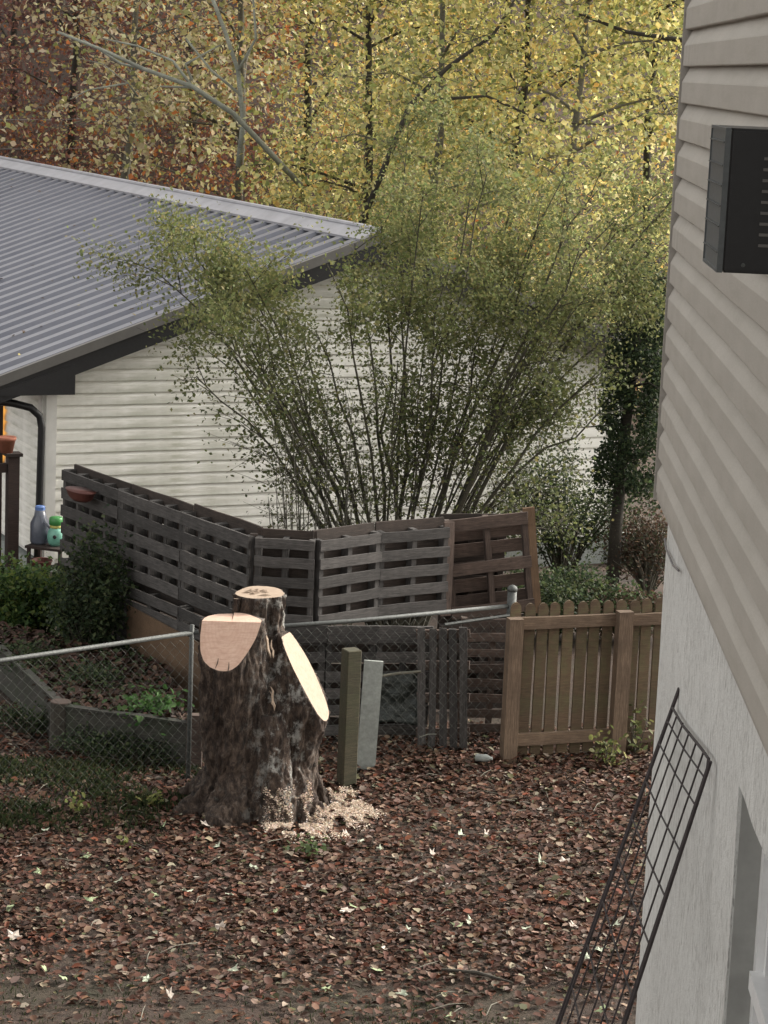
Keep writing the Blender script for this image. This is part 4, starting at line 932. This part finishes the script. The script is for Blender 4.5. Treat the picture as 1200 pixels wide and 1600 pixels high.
x, y, z_ = atz(-10, 990); bush('leafy_shrub', (x, y, 0), .6, .5, .75, 6000, .055, [(.03, .055, .02), (.05, .09, .03)], 'low green leafy plant cut by the left picture edge', stems=20)
x, y, z_ = atz(55, 935); bush('leafy_shrub', (x + .05, y, 0), .25, .2, .3, 900, .05, [(.12, .14, .04), (.07, .11, .03)], 'small yellowish plant at the foot of the white corner trim', stems=10)
x, y, z_ = atz(165, 1062); bush('leafy_shrub', (x + .1, y - .25, 0), .35, .3, .45, 1900, .045, GD, 'dark low plant spilling in front of the tan plywood', stems=16)

for (px_, py_, lab_) in ((150, 1188, 'straggly green weeds growing in front of the bed corner post'), (215, 1196, 'straggly green weeds in front of the raised bed boards'), (45, 1150, 'straggly green weeds below the slanting bed plank at left')):
    x, y, z_ = atz(px_, py_); bush('weed_clump', (x, y, 0), .34, .16, .26, 1100, .032, GD, lab_, cat='weeds', stems=16)
for (px_, py_, lab_) in ((40, 1040, 'low green plants in the upper left of the raised bed'), (150, 1075, 'thin green weeds among leaves inside the raised bed')):
    x, y, z_ = atz(px_, py_, .3); bush('bed_plant', (x, y, .27), .35, .4, .22, 900, .035, GD, lab_, cat='plant', stems=16)
# the big multi-stemmed shrub in front of the gable
BX = np.array([.12, 21.6, 0.]); 
SH = empty('multistem_shrub', loc=tuple(BX), label='large olive green many stemmed shrub arching over the pallets before the white gable', cat='shrub')
SHm = {'k': 0}
mains = [(370, 470), (300, 400), (420, 380), (330, 560), (480, 330), (450, 470), (520, 420), (560, 300), (600, 350), (610, 250), (640, 430), (660, 300), (700, 230), (700, 420), (740, 330), (760, 200), (790, 420), (820, 250), (850, 330), (870, 200), (880, 470), (930, 300), (900, 560), (960, 400), (990, 260), (1000, 480), (860, 620), (900, 690), (820, 560), (760, 520), (960, 560), (1040, 380), (800, 700), (860, 780), (740, 640), (880, 830), (500, 520), (540, 600), (430, 600), (400, 660), (690, 560), (620, 560), (920, 640), (980, 640), (760, 760), (1030, 300), (900, 400), (400, 330), (640, 200), (700, 310), (800, 340), (950, 340), (1010, 420), (560, 390), (640, 340), (760, 270), (880, 280), (1010, 220), (680, 380), (840, 410), (940, 440), (1060, 300), (520, 370)]
tips = []; segs = []
m = MB()
for (px, py) in [q for i, q in enumerate(mains + [(262, 385), (330, 360), (385, 425), (240, 420), (310, 600), (345, 520)]) if i % 5 not in (2, 4) or q[0] < 400]:
    Yd = 21.6 + random.uniform(-1.3, 1.0) + (px - 600) / 400 * .5; P = aty(px, py, Yd) - BX; base = np.array([random.uniform(-.12, .12) + (px - 600) / 4500, random.uniform(-.2, .2), -.05])
    up = np.array([0, 0, 1.]); mid = base + (P - base) * .5 + up * .42 * np.hypot(P[0], .3) * (1 if abs(P[0]) > .4 else .2) * (1 if py < 620 else 1.2); pts = []
    for t in np.linspace(0, 1, 9): pts.append((1 - t) ** 2 * base + 2 * t * (1 - t) * mid + t * t * P + rng.normal(size=3) * .032)
    r_ = random.uniform(.010, .032); m.tube(pts, list(np.linspace(r_, .005, 9)), 5, False); segs.append(pts)
    for k in range(11):                      # side branches
        t = random.uniform(.30, 1); i = min(int(t * 8), 7); q = pts[i] + (pts[i + 1] - pts[i]) * (t * 8 - i); dirn = (pts[i + 1] - pts[i]); dirn /= np.linalg.norm(dirn)
        dv = dirn * random.uniform(.3, 1) + rng.normal(size=3) * .6; dv[2] += .15; dv /= np.linalg.norm(dv); Lb = random.uniform(.25, .75) * (1.15 - .4 * t); e1 = q + dv * Lb * .5 + [0, 0, .02]; e2 = q + dv * Lb + [0, 0, -.03]
        m.tube([q, e1, e2], [.006, .004, .0018], 3, False)
        for kk in range(5):
            s = random.uniform(.3, 1); q2 = q + (e2 - q) * s; dv2 = dv * .6 + rng.normal(size=3) * .5; q3 = q2 + dv2 * random.uniform(.1, .3); m.tube([q2, q3], [.003, .001], 3, False); tips.append((q2, q3, py))
me = bpy.data.meshes.new('stem'); me.from_pydata(m.v, [], m.f); me.materials.append(M['stem']); link('stems', me, SH)
pos = []; 
for (a, b, py) in tips:
    zt_ = b[2] + random.uniform(-.2, .2); nl2 = 66 if zt_ > 3.25 else (34 if zt_ > 2.8 else (17 if zt_ > 1.9 else 8)); nl2 = int(nl2 * (1.5 if b[0] > .95 and zt_ < 2.8 else (.7 if b[0] > .9 else 1.)))
    t = rng.uniform(-.2, 1.2, (nl2, 1)); pos.append(a + (b - a) * t + rng.normal(size=(nl2, 3)) * .095)
pos = np.vstack(pos); n = len(pos); print('shrub leaves', n)
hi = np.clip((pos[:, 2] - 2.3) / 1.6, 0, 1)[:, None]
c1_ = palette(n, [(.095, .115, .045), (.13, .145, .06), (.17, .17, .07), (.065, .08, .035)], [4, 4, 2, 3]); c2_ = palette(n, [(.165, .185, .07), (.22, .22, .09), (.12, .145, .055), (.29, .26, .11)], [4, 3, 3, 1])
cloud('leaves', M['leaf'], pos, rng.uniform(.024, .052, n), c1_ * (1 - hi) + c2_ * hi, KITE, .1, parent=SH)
# bare saplings left of it
TW = empty('bare_twig_bush', loc=tuple(atz(500, 1010)), label='thin bare upright twigs rising behind the pallet fence left of the shrub', cat='bush'); o0 = np.array(TW.location)
m = MB(); tp = []
for i in range(34):
    px = random.uniform(430, 575); P = aty(px + random.uniform(-20, 30), random.uniform(620, 800), 20.9 + random.uniform(-.4, .4)) - o0; b0 = np.array([(px - 500) * .004 + random.uniform(-.05, .05), random.uniform(-.2, .2), -.05]); mid = (b0 + P) / 2 + rng.normal(size=3) * [.06, .03, .02]
    pts = [(1 - t) ** 2 * b0 + 2 * t * (1 - t) * mid + t * t * P for t in np.linspace(0, 1, 6)]; m.tube(pts, list(np.linspace(.008, .0025, 6)), 4, False)
    for k in range(5): q = pts[random.randint(2, 5)]; e2 = q + rng.normal(size=3) * [.14, .1, .12] + [0, 0, .06]; m.tube([q, e2], [.003, .0015], 3, False); tp.append(e2)
me = bpy.data.meshes.new('twig'); me.from_pydata(m.v, [], m.f); me.materials.append(M['bark_thin']); link('twigs', me, TW)
tp = np.array(tp); pos = tp[rng.integers(len(tp), size=1500)] + rng.normal(size=(1500, 3)) * .06
cloud('leaves', M['leaf'], pos, rng.uniform(.02, .04, 1500), palette(1500, [(.06, .075, .03), (.10, .11, .045)], [1, 1]), KITE, .1, parent=TW)

# right side: dark trunk, evergreen, brown brush, green brush behind gate
x, y, z_ = aty(957, 900, 24.2)
ET = empty('ivy_tree', loc=(x, y, 0), label='dark narrow trunk with evergreen crown right of the white house', cat='tree')
m = MB(); m.tube([(0, 0, -.1), (.01, 0, .8), (.03, 0, 1.6), (.10, 0, 2.6), (.16, 0, 3.4)], [.075, .065, .06, .05, .03], 9)
for i in range(14): z1 = random.uniform(1.6, 3.3); a = random.uniform(0, 6.28); m.tube([(.05, 0, z1), (.05 + .35 * math.cos(a), .35 * math.sin(a), z1 + .1), (.05 + .6 * math.cos(a), .6 * math.sin(a), z1 + .05)], [.018, .01, .003], 4)
m.build('trunk', M['bark_dark'], ET, smooth=True)
n = 20000; u_ = rng.random(n); zc = 1.05 + 2.3 * u_; rr = .40 * np.sqrt(rng.random(n)) * (1.1 - .35 * u_); an = rng.uniform(0, 6.28, n)
pos = np.stack([.14 + rr * np.cos(an), rr * np.sin(an), zc + rng.normal(size=n) * .08], 1); k_ = np.array([mn.noise(Vector(p) * 4) for p in pos]) > -.22
cloud('leaves', M['leaf'], pos[k_], rng.uniform(.03, .06, k_.sum()), palette(k_.sum(), GD, [2, 2, 1, 3]), KITE, .1, parent=ET)
x, y, z_ = atz(1010, 925); bush('brown_brush', (x, y, 0), .5, .5, 1.0, 4500, .042, [(.08, .05, .035), (.12, .08, .055), (.07, .075, .045)], 'reddish brown twiggy bush between the evergreen and plaster wall', stems=60, stemmat='bark_thin')
x, y, z_ = atz(860, 990); bush('green_brush', (x, y, 0), .85, .6, .62, 12000, .045, GD + [(.08, .10, .04)], 'green ground brush growing just behind the picket gate', stems=40)
x, y, z_ = atz(985, 1000); bush('green_brush', (x, y, 0), .6, .5, .50, 7000, .045, [(.06, .05, .03), (.05, .07, .03), (.08, .05, .035)], 'brownish low brush behind the right end of the gate', stems=26)
x, y, z_ = atz(880, 905); bush('laurel_shrub', (x, y, 0), .80, .5, 1.45, 8000, .042, GD + [(.07, .09, .035)], 'mid green shrub below the right corner of the white gable', stems=30)
# low pale wall behind, right
a = atz(965, 905); m = MB(); m.box((0, 0, .12), (1.6, .2, .34)); o = m.build('low_wall', M['conc']); o.location = (a[0] + .75, a[1] + 1.2, 0); setp(o, 'low pale concrete wall behind the brown brush at right', 'wall')

# ================================================================ BACKGROUND WOOD
def tree(px, Y, Ht, spread, nleaf, size, cols, wts, label, bark='bark_thin', lean=0., zlo=.0, tr=.09, clump=.6, nb=22):
    P = aty(px, 300, Y); gz = hill_z(P[0], Y) - .1; e_ = empty('autumn_tree', loc=(P[0], Y, gz), label=label, cat='tree', group='autumn trees behind the white house')
    m = MB(); pts = [(0, 0, 0)]; 
    for i in range(1, 8): pts.append((pts[-1][0] + lean * Ht / 7 + random.uniform(-.12, .12), pts[-1][1] + random.uniform(-.1, .1), Ht * i / 7))
    m.tube(pts, [tr * (1 - .12 * i) for i in range(8)], 7); cl = []
    for i in range(nb):
        k = random.uniform(.8, 6.5); i0 = int(k); q = Vector(pts[i0]).lerp(Vector(pts[i0 + 1]), k - i0); a = random.uniform(0, 6.28); L = spread * random.uniform(.5, 1.1) * (1.15 - .08 * k)
        dv = Vector((math.cos(a), math.sin(a), random.uniform(.1, .7))).normalized(); p1_ = q + dv * L * .35 + Vector((0, 0, .12)); p2_ = q + dv * L * .7 + Vector((random.uniform(-.3, .3), random.uniform(-.3, .3), .1)); p3_ = q + dv * L + Vector((random.uniform(-.3, .3), 0, -.15))
        m.tube([q, p1_, p2_, p3_], [tr * .36, tr * .24, tr * .14, tr * .05], 5, False)
        for w_ in range(5):
            t = random.uniform(.3, 1); b_ = p1_.lerp(p3_, t); e2 = b_ + Vector((random.gauss(0, .5), random.gauss(0, .5), random.gauss(.1, .35))) * spread * .32; m.tube([b_, b_.lerp(e2, .5) + Vector((0, 0, .06)), e2], [tr * .1, tr * .07, tr * .03], 4, False); cl.append(e2); cl.append(b_.lerp(e2, .5))
    me = bpy.data.meshes.new('trunk'); me.from_pydata(m.v, [], m.f); me.materials.append(M[bark]); me.polygons.foreach_set('use_smooth', [True] * len(me.polygons)); link('trunk', me, e_)
    cl = np.array([list(c) for c in cl]); nleaf = int(nleaf * 2.7); pos = cl[rng.integers(len(cl), size=nleaf)] + rng.normal(size=(nleaf, 3)) * clump * [1, 1, .75]; pos = pos[pos[:, 2] > zlo]; nz_ = np.array([mn.noise(Vector((p[0] * 2.1 + px, p[1] * 2.1, p[2] * 2.1))) for p in pos]); pos = pos[nz_ > rng.uniform(-.22, .26, len(pos))]; n = len(pos)
    cloud('crown', M['leaf'], pos, rng.uniform(.55, 1.55, n) * size * .92, palette(n, cols, wts, .3), KITE, .1, parent=e_); return e_
YEL = [(.66, .57, .21), (.48, .45, .16), (.76, .69, .36), (.22, .23, .08), (.66, .45, .14)]
OLV = [(.33, .35, .14), (.46, .46, .20), (.17, .19, .07), (.62, .58, .28)]
PAL = [(.50, .44, .25), (.58, .52, .36), (.34, .30, .15), (.30, .30, .12)]
RUS = [(.40, .15, .05), (.50, .22, .06), (.25, .10, .05), (.50, .33, .12)]
PUR = [(.17, .085, .075), (.23, .11, .08), (.11, .065, .06), (.42, .33, .22)]
spec = [
 (20, 50, 9.5, 3.0, 9000, .10, PUR, [3, 3, 3, 1], 'dusky purple brown tree at the far left edge', 'bark_dark', 0),
 (110, 47, 9, 2.8, 5500, .095, PUR, [3, 2, 3, 2], 'thin purplish tree behind the left end of the ridge', 'bark_dark', 0),
 (190, 43, 9, 2.6, 3600, .10, PAL, [3, 3, 2, 2], 'sparse pale leaved tree above the left roof', 'bark_thin', .03),
 (372, 42, 10, 2.6, 6500, .095, PAL + RUS[:1], [3, 3, 2, 3, 1], 'grey trunked tree above the middle of the ridge', 'bark_thin', 0),
 (300, 48, 10, 2.8, 6500, .095, RUS + PUR[:1], [2, 2, 3, 2, 3], 'rust coloured tree behind the pale limbs', 'bark_dark', 0),
 (470, 46, 10, 2.8, 8500, .095, PAL + YEL, [2, 1, 2, 2, 2, 2, 1, 2, 1], 'pale yellow tree left of the dark split trunk', 'bark_dark', 0),
 (575, 40, 10, 2.5, 8500, .09, YEL, [2, 3, 2, 3, 1], 'yellow tree with a dark slim trunk above the gable peak', 'bark_dark', -.01),
 (680, 38, 9.5, 2.5, 9500, .085, OLV + YEL[:1], [3, 3, 3, 2, 2], 'yellow green tree above the big shrub', 'bark_thin', .02),
 (790, 41, 10, 2.7, 9500, .09, YEL, [3, 3, 2, 2, 1], 'bright yellow tree in the upper middle right', 'bark_dark', .03),
 (900, 37, 9.5, 2.5, 9500, .085, YEL + OLV[:2], [3, 3, 2, 2, 1, 2, 2], 'golden green tree second from the near house corner', 'bark_thin', -.02),
 (1030, 39, 9.5, 2.6, 9500, .09, OLV + YEL[:2], [2, 3, 2, 2, 2, 2], 'yellow green tree partly hidden by the near house corner', 'bark_dark', -.02),
 (1150, 42, 10, 2.8, 5000, .09, YEL, [1, 1, 1, 1, 1], 'yellow tree behind the taupe house', 'bark_dark', 0)]
for (px, Y, Ht, spr, nlf, sz_, cols, wts, lab, bk, ln) in spec: tree(px, Y, Ht, spr, nlf, sz_ * 1.12, cols, wts, lab, bk, ln)
back = [(60, PUR, 'far purple brown tree, leftmost on the hillside'), (200, PUR, 'far purple brown tree, second on the hillside'), (330, RUS, 'far rusty tree on the hillside'), (450, RUS, 'far orange brown tree above the ridge'), (560, YEL, 'far yellow tree, left one of the far yellow group'), (670, OLV, 'far olive tree behind the shrub top'), (780, YEL, 'far yellow tree in the middle of the far group'), (890, RUS, 'far rusty tree glimpsed at upper right'), (1000, YEL, 'far yellow tree near the house corner'), (1110, OLV, 'far olive tree behind the near house')]
for i, (px, cols, lab) in enumerate(back): tree(px, 56 + (i % 3) * 4, 11, 3.4, 7000, .12, cols, [1] * len(cols), lab, 'bark_dark', 0, clump=.8)
# understorey thicket
n = 120000; X = rng.uniform(-13, 11, n); X = np.where((X > -2) & (rng.random(n) < .5), X - 10, X); Y = rng.uniform(36, 50, n); Z = np.array([hill_z(x, y) for x, y in zip(X, Y)]) + rng.random(n) ** 1.5 * 2.2
cx = np.array([mn.noise(Vector((x * .5, y * .5, z_))) for x, y, z_ in zip(X, Y, Z)]); k_ = cx > -.15; X, Y, Z = X[k_], Y[k_], Z[k_]; n = len(X); right = X > -2.5
cc_ = np.where(right[:, None], palette(n, YEL + OLV + RUS[:1], [1] * 5 + [1.5] * 4 + [1]), palette(n, PUR + RUS[:3] + PAL[2:], [3, 3, 3, .6, 1, .5, 3, .6, .6]))
cloud('understorey_thicket', M['leaf'], np.stack([X, Y, Z], 1), rng.uniform(.05, .11, n), cc_, KITE, .1, kind='stuff', label='tangled understorey leaves on the wooded hillside behind the house', cat='undergrowth')
# pale forked limb reaching up left, and dark limb upper right
def limb(name, pix, Y, r0_, r1_, mat, label, extra=()):
    e_ = None; P = [aty(px, py, Y + dy) for (px, py, dy) in pix]; m = MB(); m.tube(P, list(np.linspace(r0_, r1_, len(P))), 7)
    for br in extra: Q = [aty(px, py, Y + dy) for (px, py, dy) in br]; m.tube(Q, list(np.linspace(r0_ * .55, r1_ * .6, len(Q))), 5)
    return m.build(name, M[mat], smooth=True, label=label, cat='tree limb')
limb('tree_limb', [(470, 290, .6), (365, 178, 0), (300, 135, -.3), (225, 108, -.3), (160, 78, -.2), (90, 50, 0)], 37.8, .05, .02, 'bark_pale', 'pale lichen covered limb slanting up left over the ridge', [[(300, 135, -.3), (270, 95, 0), (215, 72, .2), (160, 60, .2)], [(330, 155, -.2), (300, 137, .3), (250, 135, .4)], [(225, 108, -.3), (190, 100, 0), (130, 62, .2)], [(300, 125, 0), (290, 100, .1), (345, 70, .3)]])
limb('tree_limb', [(560, 360, .3), (640, 165, 0), (700, 105, .2), (770, 55, .3), (830, -40, .5)], 36.5, .05, .02, 'bark_dark', 'dark limb slanting up right through the yellow leaves', [[(690, 155, 0), (760, 150, .2), (850, 190, .3), (950, 195, .4)], [(655, 150, 0), (665, 160, 0), (690, 155, 0)]])
limb('tree_limb', [(372, 260, 0), (380, 190, 0), (372, 110, .1), (352, 50, .2), (325, -20, .3)], 38.6, .045, .03, 'bark_pale', 'pale lichen trunk rising straight above the ridge middle', [[(372, 110, 0), (400, 60, .2), (395, -10, .2)], [(378, 150, 0), (330, 110, .2), (290, 60, .3)]])
limb('tree_limb', [(215, 150, .4), (200, 130, 0), (140, 140, .1), (110, 155, .3)], 38.2, .022, .008, 'bark_pale', 'short pale twiggy limb at upper left', [[(200, 130, 0), (160, 100, .1), (120, 90, .2)]])
limb('tree_limb', [(1200, 80, 0), (1060, 62, .2), (980, 50, .3), (900, 20, .5)], 36.0, .05, .02, 'bark_dark', 'dark thin limb level beside the near house corner')
# utility wires
m = MB()
for i, (y0_, z0_) in enumerate(((180, 0), (226, 0))):
    a = aty(-500, y0_ - 12, 40); b = aty(240, y0_ + 2, 47); c_ = (a + b) / 2 - [0, 0, .12]
    m = MB(); m.tube([a, (a + c_) / 2 - [0, 0, .04], c_, (c_ + b) / 2 - [0, 0, .04], b], .007, 4); m.build('utility_wire', M['cable'], label=('upper' if i == 0 else 'lower') + ' thin utility wire crossing the dark trees above the roof at left', cat='wire', group='utility wires')
print('done')
